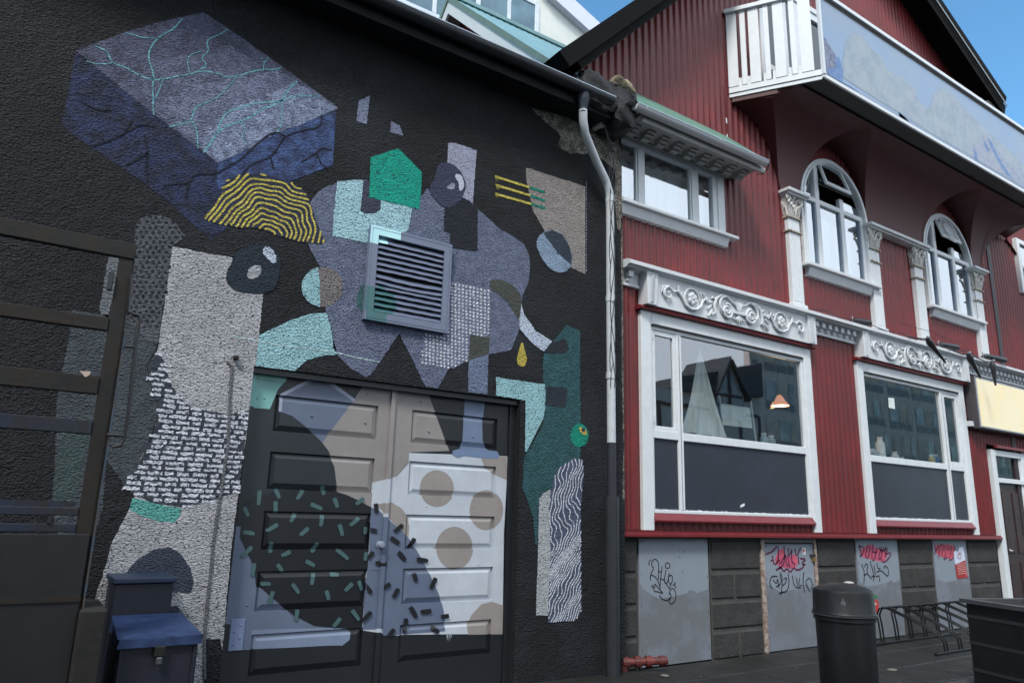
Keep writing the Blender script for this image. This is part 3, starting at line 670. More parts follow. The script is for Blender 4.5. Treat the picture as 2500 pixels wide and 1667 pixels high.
for (x, y, a, l_) in ((496, 392, 85, 34), (470, 542, 10, 34), (650, 528, 140, 38), (625, 612, 35, 38), (740, 630, 125, 40), (672, 718, 50, 40), (812, 745, 8, 40), (458, 712, 130, 30), (530, 768, 4, 40), (763, 862, 75, 32), (888, 903, 115, 42),
    (567, 922, 150, 30), (440, 940, 50, 38), (630, 970, 120, 36), (750, 1100, 60, 44), (835, 1095, 175, 38), (965, 1128, 175, 28), (695, 1190, 95, 50), (900, 1220, 40, 34), (430, 1130, 135, 46), (600, 1238, 130, 30)): dashq('F', x, y, R(a), l_, 16, (28, 30, 34))
base_d = gloss(kc)
def colat(x, z):
    r_ = base_d
    for p, m in lay:
        if inside(p, x, z): r_ = m
    return r_
def leaf(name, lx0, lx1, px0, px1, parent, lab):
    b = MB(); tops = [2.51, 2.04, 1.565, 1.10, .63]; faces = []
    zs = [.02]+sum([[t-.30, t] for t in tops[::-1]], [])+[2.70]
    flatf = lambda x, z: YD
    faces.append((rect(lx0, px0, .02, 2.70), flatf)); faces.append((rect(px1, lx1, .02, 2.70), flatf))
    for k in range(0, len(zs), 2): faces.append((rect(px0, px1, zs[k], zs[k+1]), flatf))
    dz, ins, hi = .026, .05, .006
    for t in tops:
        o = (px0, px1, t-.30, t); i_ = (px0+ins, px1-ins, t-.30+ins, t-ins)
        faces.append((rect(*i_), lambda x, z: YD+hi))
        O = rect(*o); I_ = rect(*i_)
        for k in range(4):
            a, c_ = O[k], O[(k+1) % 4]; d_, e_ = I_[(k+1) % 4], I_[k]
            if k == 0: yf_ = lambda x, z, z0=o[2]: YD+dz+(hi-dz)*(z-z0)/ins
            elif k == 1: yf_ = lambda x, z, x1=o[1]: YD+dz+(hi-dz)*(x1-x)/ins
            elif k == 2: yf_ = lambda x, z, z1=o[3]: YD+dz+(hi-dz)*(z1-z)/ins
            else: yf_ = lambda x, z, x0=o[0]: YD+dz+(hi-dz)*(x-x0)/ins
            faces.append(([a, c_, d_, e_], yf_))
            for q in range(16):
                s0, s1 = q/16, (q+1)/16; pa = (a[0]+(c_[0]-a[0])*s0, a[1]+(c_[1]-a[1])*s0); pb = (a[0]+(c_[0]-a[0])*s1, a[1]+(c_[1]-a[1])*s1)
                b.face([(pa[0], YD, pa[1]), (pb[0], YD, pb[1]), (pb[0], YD+dz, pb[1]), (pa[0], YD+dz, pa[1])], colat((pa[0]+pb[0])/2, (pa[1]+pb[1])/2))
    for p, yf_ in faces: b.flat(p, yf_, base_d)
    for k, (pl, m) in enumerate(lay):
        for p, yf_ in faces:
            q = clip(pl, p)
            if q: b.flat(q, (lambda x, z, f=yf_, k=k: f(x, z)-.00035*(k+1)*.6-.0003), m)
    for k in range(60):   # outer edges
        z0, z1 = .02+2.68*k/60, .02+2.68*(k+1)/60
        for xx in (lx0, lx1): b.face([(xx, YD, z0), (xx, YD, z1), (xx, YD+.045, z1), (xx, YD+.045, z0)], colat(xx+(.004 if xx == lx0 else -.004), z0))
    return b.build(name, parent, lab)
dd = MB(); dd.box(HOLE[0], HOLE[1], YD+.05, YD+.06, .0, 2.71, kf)
dw = dd.build('double_door', mb, 'panelled timber double doors painted with mural shapes in slate, white and black')
leaf('door_leaf', 1.53, 2.765, 1.70, 2.62, dw, 'left panelled leaf, mostly black with mint confetti strokes')
leaf('door_leaf', 2.775, 4.03, 2.96, 3.90, dw, 'right panelled leaf, mostly white with taupe spots')
b = MB()
for k in range(90):
    z0, z1 = .02+2.68*k/90, .02+2.68*(k+1)/90
    m_ = colat(2.745, (z0+z1)/2)
    b.face([(2.735, YD-.026, z0), (2.775, YD-.026, z0), (2.775, YD-.026, z1), (2.735, YD-.026, z1)], m_)
    for xx in (2.735, 2.775): b.face([(xx, YD-.026, z0), (xx, YD-.026, z1), (xx, YD, z1), (xx, YD, z0)], m_)
b.build('cover_strip', dw)
b = MB()
for x0, x1 in ((HOLE[0], 1.525), (4.035, HOLE[1])):
    for k in range(60):
        z0, z1 = 2.705*k/60, 2.705*(k+1)/60
        m_ = colat((x0+x1)/2, z0) if x0 < 2 else kf
        b.face([(x0, YD-.02, z0), (x1, YD-.02, z0), (x1, YD-.02, z1), (x0, YD-.02, z1)], m_)
        xx = x1 if x0 < 2 else x0
        b.face([(xx, YD-.02, z0), (xx, YD-.02, z1), (xx, YD+.04, z1), (xx, YD+.04, z0)], m_)
b.box(HOLE[0], HOLE[1], MW+.03, YD+.04, 2.66, 2.708, kf); b.build('door_frame', dw)
kx, kz = onY('F', 520, 640, YD)
b = MB(); b.lathe([(.03, 0), (.032, .006), (.012, .01), (.012, .03), (.026, .04), (.03, .052), (.024, .064), (0, .068)], (kx, YD, kz), gloss((124, 132, 148)), 20, tf=lambda p: Vector((p.x, -p.z, p.y)))
b.build('door_knob', dw, smooth=True)
x0, z1 = onY('F', 470, 728, YD); x1, z0 = onY('F', 535, 815, YD)
b = MB(); b.bbox(x0, x1, YD-.006, YD-.0005, z0, z1, gloss(slate), .002); b.build('lock_plate', dw)
for (w_, xa, ya, xb, yb, c_) in (('C', 1580, 1150, 1655, 1360, (110, 122, 152)), ('B', 1765, 1025, 1950, 1100, (124, 180, 172))):
    x0, z1 = onY(w_, xa, ya, YD); x1, z0 = onY(w_, xb, yb, YD); b = MB(); b.bbox(x0, x1, YD-.010, YD-.004, z0, z1, gloss(c_), .002)
    for k in range(4): b.blob((x0+(x1-x0)*(.3+.4*(k % 2)), YD-.012, z0+(z1-z0)*(.2+.2*k)), .008, .004, .008, gloss(c_), 8)
    b.build('hinge_plate', dw)
b = MB()
for (w_, x, y) in (('E', 440, 1182), ('E', 803, 1232), ('F', 600, 90), ('F', 840, 380), ('F', 1155, 380), ('F', 1200, 775), ('E', 1160, 1470), ('C', 1685, 1055), ('F', 585, 410), ('F', 567, 560), ('F', 440, 1030), ('B', 1760, 1210), ('B', 1810, 1207), ('E', 60, 1330), ('E', 425, 1375), ('E', 860, 1435)):
    xx, zz = onY(w_, x, y, YD); b.blob((xx, YD-.001, zz), .010, .006, .010, colat(xx, zz), 8)
b.build('bolt_heads', dw)
b = MB(); b.bbox(HOLE[0], HOLE[1], MW-.10, YD+.04, -.02, .05, mat('door_step', (60, 60, 60), .8, (12, .004)), .01); b.build('door_step', mb)
# ================================================================ red corrugated building
red = mat('red_corrugated_paint', (112, 40, 42), .42, (60, .0008), .22, (100, 40, 41), .9, spec=.4, wear=((82, 36, 38), 4, .62))
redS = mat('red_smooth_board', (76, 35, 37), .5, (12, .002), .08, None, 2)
redT = mat('red_trim_gloss', (116, 40, 44), .35, (30, .001), .1, wear=((160, 120, 120), 22, .70))
wt = mat('white_timber_paint', (214, 219, 222), .45, (35, .0012), .05, None, 9, wear=((150, 140, 134), 16, .69))
wt2 = mat('white_stone_paint', (206, 210, 213), .55, (45, .0012), .05, None, 7)
grn = mat('green_roof_sheet', (118, 154, 158), .35, (20, .002), .12, None, 4)
dkr = mat('dark_roof_underside', (26, 27, 28), .8, (9, .004), .15, spec=.05)
rb = thing('red_house', 'dark red corrugated iron building with white trim, arched windows and a balcony', 'building', (9, RW, 0))
PER = .12
def wy(x): return RW+.002-.022*((1+math.cos(2*math.pi*x/PER))/2)**1.6
def corr(b, x0, x1, zl, zh, m=red, y=0.0):
    zl = zl if callable(zl) else (lambda x, v=zl: v); zh = zh if callable(zh) else (lambda x, v=zh: v)
    n = max(2, int((x1-x0)/PER*12)); p = None
    for i in range(n+1):
        x = x0+(x1-x0)*i/n; q = (x, wy(x)+y, zl(x), zh(x))
        if p and (q[3]-q[2] > .001 or p[3]-p[2] > .001):
            b.face([(p[0], p[1], p[2]), (q[0], q[1], q[2]), (q[0], q[1], q[3]), (p[0], p[1], p[3])], m)
        p = q
    return b
# roof outline of the gable (front plane)
def zroof(x): return min(7.05+1.03*(x-5.13), 11.50-.52*(x-12.95))
b = MB()
corr(b, 5.50, 5.86, 1.46, 4.42); corr(b, 9.09, 10.31, 1.46, 4.42); corr(b, 13.47, 14.2, 1.46, 4.42); corr(b, 14.2, 19, 3.02, 4.42)
corr(b, 5.90, 9.05, 1.46, 1.62); corr(b, 10.34, 13.45, 1.46, 1.62)
corr(b, 5.50, 7.45, 4.42, 5.28)
corr(b, 7.45, 9.2, 4.42, 6.36); corr(b, 9.2, 10.9, 4.42, 5.28); corr(b, 10.9, 12.74, 4.42, 6.36); corr(b, 12.74, 14.4, 4.42, 5.28); corr(b, 14.4, 15.22, 4.42, 6.36)
corr(b, 7.45, 9.2, 6.36, 7.6); corr(b, 10.9, 12.74, 6.36, 7.6); corr(b, 14.4, 15.22, 6.36, 7.6)
for xc in (10.05, 13.57): corr(b, xc-.85, xc+.85, lambda x: 6.36+math.sqrt(max(0, .81**2-(x-xc)**2)), 7.6)
corr(b, 4.95, 5.5, 6.62, lambda x: max(6.63, zroof(x))); corr(b, 5.5, 7.45, 6.2, lambda x: max(6.21, zroof(x))); corr(b, 7.45, 8.45, 7.6, zroof); corr(b, 10.35, 15.22, 7.6, zroof); corr(b, 8.45, 10.35, 9.9, zroof)
corr(b, 15.34, 19.0, 4.42, 7.9, y=.05)
rwall = b.build('corrugated_wall', rb)
seams = mat('seam_shadow_gap', (60, 30, 34), .6)
for x0, z0, z1 in ((6.9, 6.3, 9.1), (8.45, 4.55, 6.1), (8.0, 4.55, 7.3), (9.7, 1.6, 4.2), (11.75, 4.6, 6.2), (9.95, 1.6, 4.2), (7.1, 4.6, 5.1)):
    b = MB(); n_ = round(x0/PER)*PER+PER*.18; b.box(n_, n_+.005, RW-.013, RW-.008, z0, z1, seams); b.build('sheet_seam', rb)
b = MB(); nl = mat('screw_head', (50, 28, 30), .5)
for zz in (4.75, 5.35, 6.0, 6.7, 7.35, 8.0, 8.6, 9.2, 1.75, 2.4, 3.1, 3.8):
    k = 0; x = 5.0
    while x < 15.2:
        x = (round(x/PER))*PER; ok = True
        if zz < 4.4 and (5.8 < x < 9.15 or 10.25 < x < 13.55): ok = False
        if zz < 6.2 and zz > 4.4 and (x < 7.6 or 8.7 < x < 11.15 or 12.2 < x < 14.65): ok = False
        if zz > 6.1 and (zz > zroof(x)-.1 or (x > 7.5 and zz < 7.7)): ok = False
        if x < 5.55 and zz < 6.3: ok = False
        if ok: b.blob((x, RW-.016, zz), .010, .006, .010, nl, 6)
        x += PER*3
b.build('screw_heads', rb)
# vertical corner trims
b = MB(); b.box(15.21, 15.35, RW-.02, RW+.05, 1.46, 10.2, mat('dark_corner_trim', (46, 36, 40), .5)); b.build('corner_trim', rb)
b = MB(); b.box(7.54, 7.57, RW-.025, RW-.011, 6.5, 7.6, red); wpx = mat('white_marker', (225, 228, 230), .5); b.box(7.545, 7.565, RW-.029, RW-.026, 6.76, 6.85, wpx); b.box(7.545, 7.565, RW-.029, RW-.026, 7.02, 7.10, wpx); b.build('corner_trim', rb)
# closed body behind the facade
b = MB(); bk = mat('interior_wall', (120, 122, 120), .8, None, .2)
b.box(5.5, 19, 10.2, 10.3, 0, 9.5, bk); b.box(5.51, 19, RW+.06, 10.2, 1.30, 1.36, mat('interior_floor', (60, 58, 56), .5)); b.box(5.51, 19, RW+.06, 10.2, 4.34, 4.5, mat('interior_ceiling', (130, 134, 132), .7))
b.box(5.51, 19, RW+.06, 10.2, 7.55, 7.6, bk); b.box(5.515, 5.56, RW+.06, 10.2, 1.36, 7.55, bk); b.box(18.9, 18.99, RW+.06, 10.2, .0, 9.5, bk); b.box(8.2, 8.25, RW+.06, 10.2, 4.5, 7.55, bk); b.box(11.9, 11.95, RW+.06, 10.2, 4.5, 7.55, bk)
b.build('interior_shell', rb)
# plinth of concrete blocks
blkm = mat('concrete_block', (58, 58, 57), .85, (26, .014), .22, (50, 50, 50), 2.2)
mor = mat('block_mortar', (74, 73, 71), .9, (40, .01), .2)
rows = [0, .33, .66, .99, 1.37]
for (x0, x1) in ((5.5, 5.80), (6.97, 7.90), (9.06, 9.97), (11.10, 12.07), (13.18, 14.22)):
    b = MB(); b.box(x0, x1, RW+.04, RW+.2, 0, 1.40, mor)
    for j in range(4):
        xs = [x0, x1] if (j % 2 == 1 or x1-x0 < .4) else [x0, x0+(x1-x0)*(.52 if j == 0 else .46), x1]
        for k in range(len(xs)-1):
            a_, c_ = xs[k]+.012, xs[k+1]-.012
            b.bbox(a_, c_, RW+.018+random.uniform(0, .008), RW+.1, rows[j]+.016, rows[j+1]-.016, blkm, .022)
    b.build('block_plinth', rb)
b = MB(); b.box(5.5, 14.25, RW-.055, RW+.03, 1.40, 1.452, redT); b.bbox(5.5, 14.25, RW-.075, RW-.05, 1.385, 1.425, redT, .006); b.build('plinth_flashing', rb)
# basement panels with graffiti
pm = mat('grey_metal_panel', (120, 126, 136), .5, (7, .003), .07, (110, 113, 118), 1.3, wear=((80, 78, 76), 7, .68))
pmc = mat('fresh_grey_paint_patch', (134, 143, 154), .5, (7, .003), .03)
ink = mat('black_marker', (30, 34, 38), .5); mar = mat('maroon_spray', (92, 38, 70), .55); pk = mat('pink_spray', (190, 84, 108), .6, var=.25, scale=14)
frame_d = mat('dark_panel_frame', (48, 48, 50), .7, (20, .003))
panels = []
for i, (x0, x1, zt, lb) in enumerate(((5.82, 6.94, 1.37, 'grey basement panel with black tag near the pipe'), (7.97, 8.99, 1.31, 'basement door with rusty white frame, hasp, pink and black tags'), (9.99, 11.08, 1.38, 'grey panel with pink tag, black tag and chilli drawing'), (12.09, 13.16, 1.38, 'grey panel with pink tag and torn poster'))):
    b = MB(); yp = RW+.03; b.bbox(x0, x1, yp, yp+.03, .03, zt, pm, .004)
    patch = [(x0+.01, .78+.1*random.random()), (x0+.3, .72), (x0+.7, .76), (x0+.85, .80), (x0+.9, .755), (x1-.01, .80), (x1-.01, zt-.02), (x0+.01, zt-.02)]
    b.flat(chaikin(ragged(patch, .006, 3), 1), yp-.0012, pmc)
    for k in range(26): b.flat([(p[0], p[1]) for p in [(lambda cx, cz, r: (cx+r*math.cos(a), cz+r*math.sin(a)*1.6))(x, z, s) for (x, z, s) in [(random.choice((x0+.03, x1-.03, random.uniform(x0+.05, x1-.05))), random.uniform(.08, zt-.06), random.uniform(.003, .008))] for a in [t*1.05 for t in range(6)]]], yp-.0016, frame_d)
    p_ = b.build('basement_panel', rb, lb); panels.append(p_)
    if i == 1:
        b = MB(); rs = mat('peeling_white_frame', (170, 160, 152), .8, (20, .006), .15, (124, 100, 90), 9)
        b.bbox(x0-.075, x0-.008, yp-.02, yp+.05, .02, 1.37, rs, .006); b.bbox(x1+.008, x1+.06, yp-.02, yp+.05, .02, 1.37, rs, .006); b.bbox(x0-.075, x1+.06, yp-.015, yp+.05, 1.325, 1.385, mat('grey_head_frame', (110, 112, 112), .7), .006); b.build('panel_frame', p_)
        b = MB(); hx, hz = onY('I', 1405, 720, yp); b.bbox(hx-.05, hx+.06, yp-.02, yp-.001, hz-.012, hz+.03, frame_d, .004); b.bbox(hx-.01, hx+.03, yp-.03, yp-.001, hz-.07, hz-.015, mat('padlock_brass', (150, 120, 70), .4, metal=.6), .006); b.bbox(hx-.03, hx+.02, yp-.015, yp-.001, .5, .56, frame_d, .004); b.build('hasp', p_)
        b = MB(); sxx, szz = onY('I', 1348, 684, yp); b.flat(rect(sxx-.03, sxx+.045, szz-.045, szz+.04), yp-.004, mat('white_sticker', (214, 214, 216), .5)); b.flat([(sxx-.01, szz-.03), (sxx+.02, szz), (sxx+.012, szz+.025), (sxx-.018, szz+.02)], yp-.0052, mat('red_sticker', (190, 60, 50), .5)); b.build('sticker', p_)
def G(b, m, w_, spec, y, sm=1):
    for s_ in spec.split(';'):
        if s_.strip(): b.ribbon(chaikin(tr(s_, y), sm, False), w_, y, m)
yg = RW+.0275
b = MB(); G(b, ink, .0125, 'P 275 365 255 385 245 430 258 442;P 300 465 283 440 288 395 318 362 352 365 378 400 384 470 380 560 380 640;P 300 462 316 475 290 530 270 575 300 580 345 610 370 650 395 720 405 765;P 270 575 265 652;P 430 455 420 540 408 620 398 745;P 375 520 412 536;P 480 505 470 570 458 640 468 682 490 692 510 650 527 555;P 525 550 513 640 530 702 555 692 572 640 567 590 547 573 528 600;P 408 628 450 640 480 690 515 740 530 775 552 695;P 572 712 602 712 612 686 590 678;P 600 720 619 752;P 332 698 308 800 380 805 452 838 400 778 330 697;P 322 745 292 745 288 720 308 715;P 388 852 430 905 490 928 532 900 552 868;P 525 845 530 795 570 752 602 780 622 850 610 920 572 968 540 972 518 930 548 885 553 845 535 825', yg)
c_ = circ('P', 503, 447, 32, 38, 20, yg); b.ribbon(c_, .0125, yg, ink, True); b.build('black_tag', panels[0])
b = MB()
b.flat(chaikin(tr('I 1150 745 1175 680 1215 662 1235 740 1290 695 1315 760 1290 810 1240 800 1170 790', yg+.0006), 2), yg+.0006, pk)
G(b, mar, .026, 'I 1090 706 1140 688 1172 642 1180 700 1170 770;I 1135 715 1150 790 1182 735 1190 780 1212 730;I 1215 650 1222 740 1205 790 1180 800;I 1213 735 1232 700 1228 770 1245 790;I 1245 662 1242 740 1256 800;I 1250 720 1275 660 1262 745 1290 780;I 1290 668 1300 728 1330 660;I 1312 718 1318 775;I 1325 735 1372 740 1335 764 1350 782;I 1160 815 1198 795 1212 828 1238 800 1258 836 1282 795 1300 818 1345 802 1352 770', yg)
for q in ((1130, 750), (1356, 776)): b.flat(circ('I', *q, 8, 8, 9, yg), yg, mar)
b.build('pink_tag', panels[1])
b = MB(); G(b, ink, .017, 'I 1170 858 1130 856 1117 895 1122 920 1136 940;I 1142 880 1165 915 1172 862 1182 940;I 1160 930 1200 905 1188 845;I 1190 830 1206 870 1196 985;I 1180 975 1212 962;I 1243 835 1252 900 1240 955 1208 968;I 1212 880 1236 862 1228 902 1206 922;I 1272 850 1286 932 1330 934;I 1300 868 1308 925;I 1322 870 1316 922 1338 918;I 1352 825 1344 900 1358 968;I 1396 965 1358 900 1388 862 1408 900 1406 952', yg); b.build('black_tag', panels[1])
b = MB(); b.flat(chaikin(tr('Q 225 240 300 180 370 150 450 215 590 235 600 320 540 400 400 370 240 330', yg+.0006), 1), yg+.0006, pk)
G(b, mar, .026, 'Q 212 160 240 330;Q 200 185 282 190 262 290 222 325;Q 330 160 290 330 332 352 362 180;Q 400 150 380 372 422 380 452 200;Q 398 262 452 268;Q 520 190 470 350 502 372 542 200;Q 572 190 560 300 662 262 602 372 528 412 520 350;Q 480 200 530 260 610 190 560 330;Q 630 320 632 322', yg); b.build('pink_tag', panels[2])
b = MB(); G(b, ink, .02, 'Q 245 430 285 540 275 690;Q 275 580 325 560;Q 285 470 300 420 332 440 310 540 382 632;Q 360 390 412 560 405 662;Q 410 440 440 602 380 592;Q 450 410 470 502 502 480;Q 440 602 492 580 490 670;Q 450 540 510 510 562 562 602 602 616 520 590 460 545 455 555 495', yg); b.build('black_tag', panels[2])
b = MB(); b.flat(chaikin(tr('Q 400 905 440 912 475 930 482 1020 465 1120 437 1192 413 1150 403 1000', yg), 1), yg, mat('red_spray', (176, 60, 58), .5)); b.flat(tr('Q 375 850 390 795 410 845 472 862 440 876 452 902 420 890 397 942 387 890', yg), yg-.001, mat('green_spray', (40, 130, 74), .5)); b.flat(circ('Q', 432, 972, 11, 18, 12, yg), yg-.0012, wpx); b.flat(circ('Q', 434, 978, 4, 7, 8, yg), yg-.0018, ink); b.build('chilli_drawing', panels[2])
b = MB(); b.flat(chaikin(tr('Q 1230 150 1500 160 1530 240 1500 350 1440 360 1260 300', yg+.0006), 1), yg+.0006, mat('pink_spray_dull', (196, 84, 100), .6, var=.3, scale=14)); G(b, mar, .024, 'Q 1230 140 1260 220 1240 300;Q 1262 250 1310 150 1300 350;Q 1310 180 1370 150 1340 330;Q 1380 160 1390 300 1360 380 1420 330;Q 1420 150 1410 250 1480 160 1450 330 1440 390 1500 340;Q 1500 170 1530 200 1500 290', yg); b.build('pink_tag', panels[3])
# torn poster
yq = yg-.004; po = thing('torn_poster', 'torn poster with round emblem above red text, stuck on the grey panel', 'poster', (12.8, yq, 1.0))
b = MB(); b.flat(tr('Q 1503 262 1530 240 1560 262 1580 195 1636 190 1660 372 1590 405 1522 432', yq), yq, mat('poster_white', (206, 212, 232), .6)); b.build('paper', po)
b = MB(); b.flat(tr('Q 1522 432 1590 405 1660 374 1700 612 1548 628', yq), yq-.0008, mat('poster_red', (160, 52, 52), .6)); b.build('red_panel', po)
b = MB(); br = mat('poster_brown', (110, 50, 56), .6)
b.ribbon(circ('Q', 1583, 312, 22, 34, 20, yq-.001), .006, yq-.0016, br, True)
for k in range(10):
    t = k*.628; x, y = 1583+26*math.cos(t), 312+40*math.sin(t); b.flat(tr('Q %f %f %f %f %f %f' % (x+5*math.sin(t), y-7*math.cos(t), x-5*math.sin(t), y+7*math.cos(t), 1583+38*math.cos(t), 312+60*math.sin(t)), yq), yq-.0016, br)
b.flat(circ('Q', 1583, 300, 12, 10, 10, yq), yq-.0016, mat('poster_rose', (190, 90, 100), .6)); b.build('emblem', po)
b = MB(); tx = mat('poster_text_white', (226, 200, 196), .6)
for r_ in range(6):
    y = 432+r_*27; x = 1545+r_*4
    while x < 1655+r_*5:
        l_ = random.uniform(10, 24); s_ = .19; b.flat(tr('Q %f %f %f %f %f %f %f %f' % (x, y-(x-1545)*s_, x+l_, y-(x+l_-1545)*s_, x+l_, y+7-(x+l_-1545)*s_, x, y+7-(x-1545)*s_), yq), yq-.0022, tx); x += l_+6
b.flat(tr('Q 1675 560 1682 560 1680 590 1674 590', yq), yq-.0022, tx); b.build('text_lines', po)

# --- large shop windows
gl_low = glass('shop_glass', .25); gl_up = glass('upper_glass', .48)
dkp = mat('slate_painted_board', (56, 60, 70), .35, (3, .003), .10, (52, 56, 65), 1.2, spec=.35, wear=((74, 78, 86), 12, .72))
def bars(b, L_, m, y0, y1, bev=.005):
    for x0, x1, z0, z1 in L_: b.bbox(x0, x1, y0, y1, z0, z1, m, bev)
def shopwin(x0, x1, side, lab):
    wn = MB(); ca = .165
    bars(wn, [(x0, x0+ca, 1.455, 3.985), (x1-ca, x1, 1.455, 3.985), (x0+ca+.001, x1-ca-.001, 3.83, 3.984)], wt, RW-.05, RW+.02, .006)
    o = wn.build('shop_window', rb, lab)
    i0, i1 = x0+ca, x1-ca; s = .045; mx0, mx1 = (6.44, 6.525) if side < 0 else (12.72, 12.83)
    f = MB(); zt, zb, zm0, zm1 = 3.83, 1.645, 2.49, 2.585
    bars(f, [(i0, i0+s, zb, zt), (i1-s, i1, zb, zt), (i0+s, i1-s, zt-.05, zt), (i0+s, i1-s, zb, zb+.04), (i0+s, mx0, zm0, zm1), (mx1, i1-s, zm0, zm1), (mx0, mx1, zb+.04, zt-.05)], wt, RW-.022, RW+.05)
    f.box((mx0+mx1)/2-.003, (mx0+mx1)/2+.003, RW-.024, RW-.0221, zb+.04, zt-.05, frame_d); f.box(i0+.02, i1-.02, RW-.0505, RW-.03, zt-.004, zt+.014, frame_d)
    sx0, sx1 = (i0+s, mx0) if side < 0 else (mx1, i1-s)
    bars(f, [(sx0, sx0+.05, zm1, zt-.05), (sx1-.05, sx1, zm1, zt-.05), (sx0+.05, sx1-.05, zt-.11, zt-.05), (sx0+.05, sx1-.05, zm1, zm1+.05)], wt, RW-.012, RW+.045)
    for zz in (zt-.16, zm1+.08): f.bbox((sx0 if side < 0 else sx1)-.008, (sx0 if side < 0 else sx1)+.008, RW-.03, RW-.01, zz, zz+.09, wt2, .003)
    f.build('window_frame', o)
    for a, c_ in ((i0+s, mx0), (mx1, i1-s)):
        gg = MB(); gg.face([(a-.002, RW+.012, zm1-.01), (c_+.002, RW+.012, zm1-.01), (c_+.002, RW+.012, zt-.04), (a-.002, RW+.012, zt-.04)], gl_low); gg.build('pane', o)
        gg = MB(); gg.bbox(a-.002, c_+.002, RW+.004, RW+.03, zb+.03, zm0+.005, dkp, .002)
        for k in range(30):
            sx_ = random.uniform(a, c_-.05); gg.flat(chaikin([(sx_, zb+.038), (sx_+random.uniform(.03, .12), zb+.038), (sx_+.03, zb+.038+random.uniform(.006, .018))], 1), RW+.0028, wt2)
        gg.build('painted_board', o, 'dark slate painted lower board')
    sl = MB(); sl.sweep([(RW-.075, 1.57), (RW-.02, 1.645), (RW+.01, 1.645), (RW+.01, 1.55), (RW-.07, 1.55)], i0-.002, i1+.002, redT); sl.build('window_sill', o)
    hd = MB(); hd.sweep([(RW-.10, 3.99), (RW-.115, 4.0), (RW-.10, 4.025), (RW-.06, 4.035), (RW-.002, 4.035), (RW-.002, 3.987), (RW-.06, 3.987)], x0-.045, x1+.045, redT); hd.build('head_moulding', o)
    return o
w1 = shopwin(5.83, 9.12, -1, 'large shop window with white frame, gauze drape and pendant lamp inside')
w2 = shopwin(10.27, 13.51, 1, 'large shop window with white frame and a paper notice')
# faint marker scribbles on the slate boards
b = MB(); fm = mat('faint_marker', (58, 50, 62), .5); G(b, fm, .008, 'I 960 320 1000 290 1010 350 980 400;I 1010 262 1020 360 1040 300 1060 370;I 1060 265 1075 350 1095 300 1110 370 1100 262;I 1030 290 1120 330 1135 370;I 985 390 1060 350 1130 350', RW+.0035)
b.flat(tr('I 915 372 945 358 946 376 918 390', RW+.003), RW+.0026, wpx); b.build('scribble', w1)
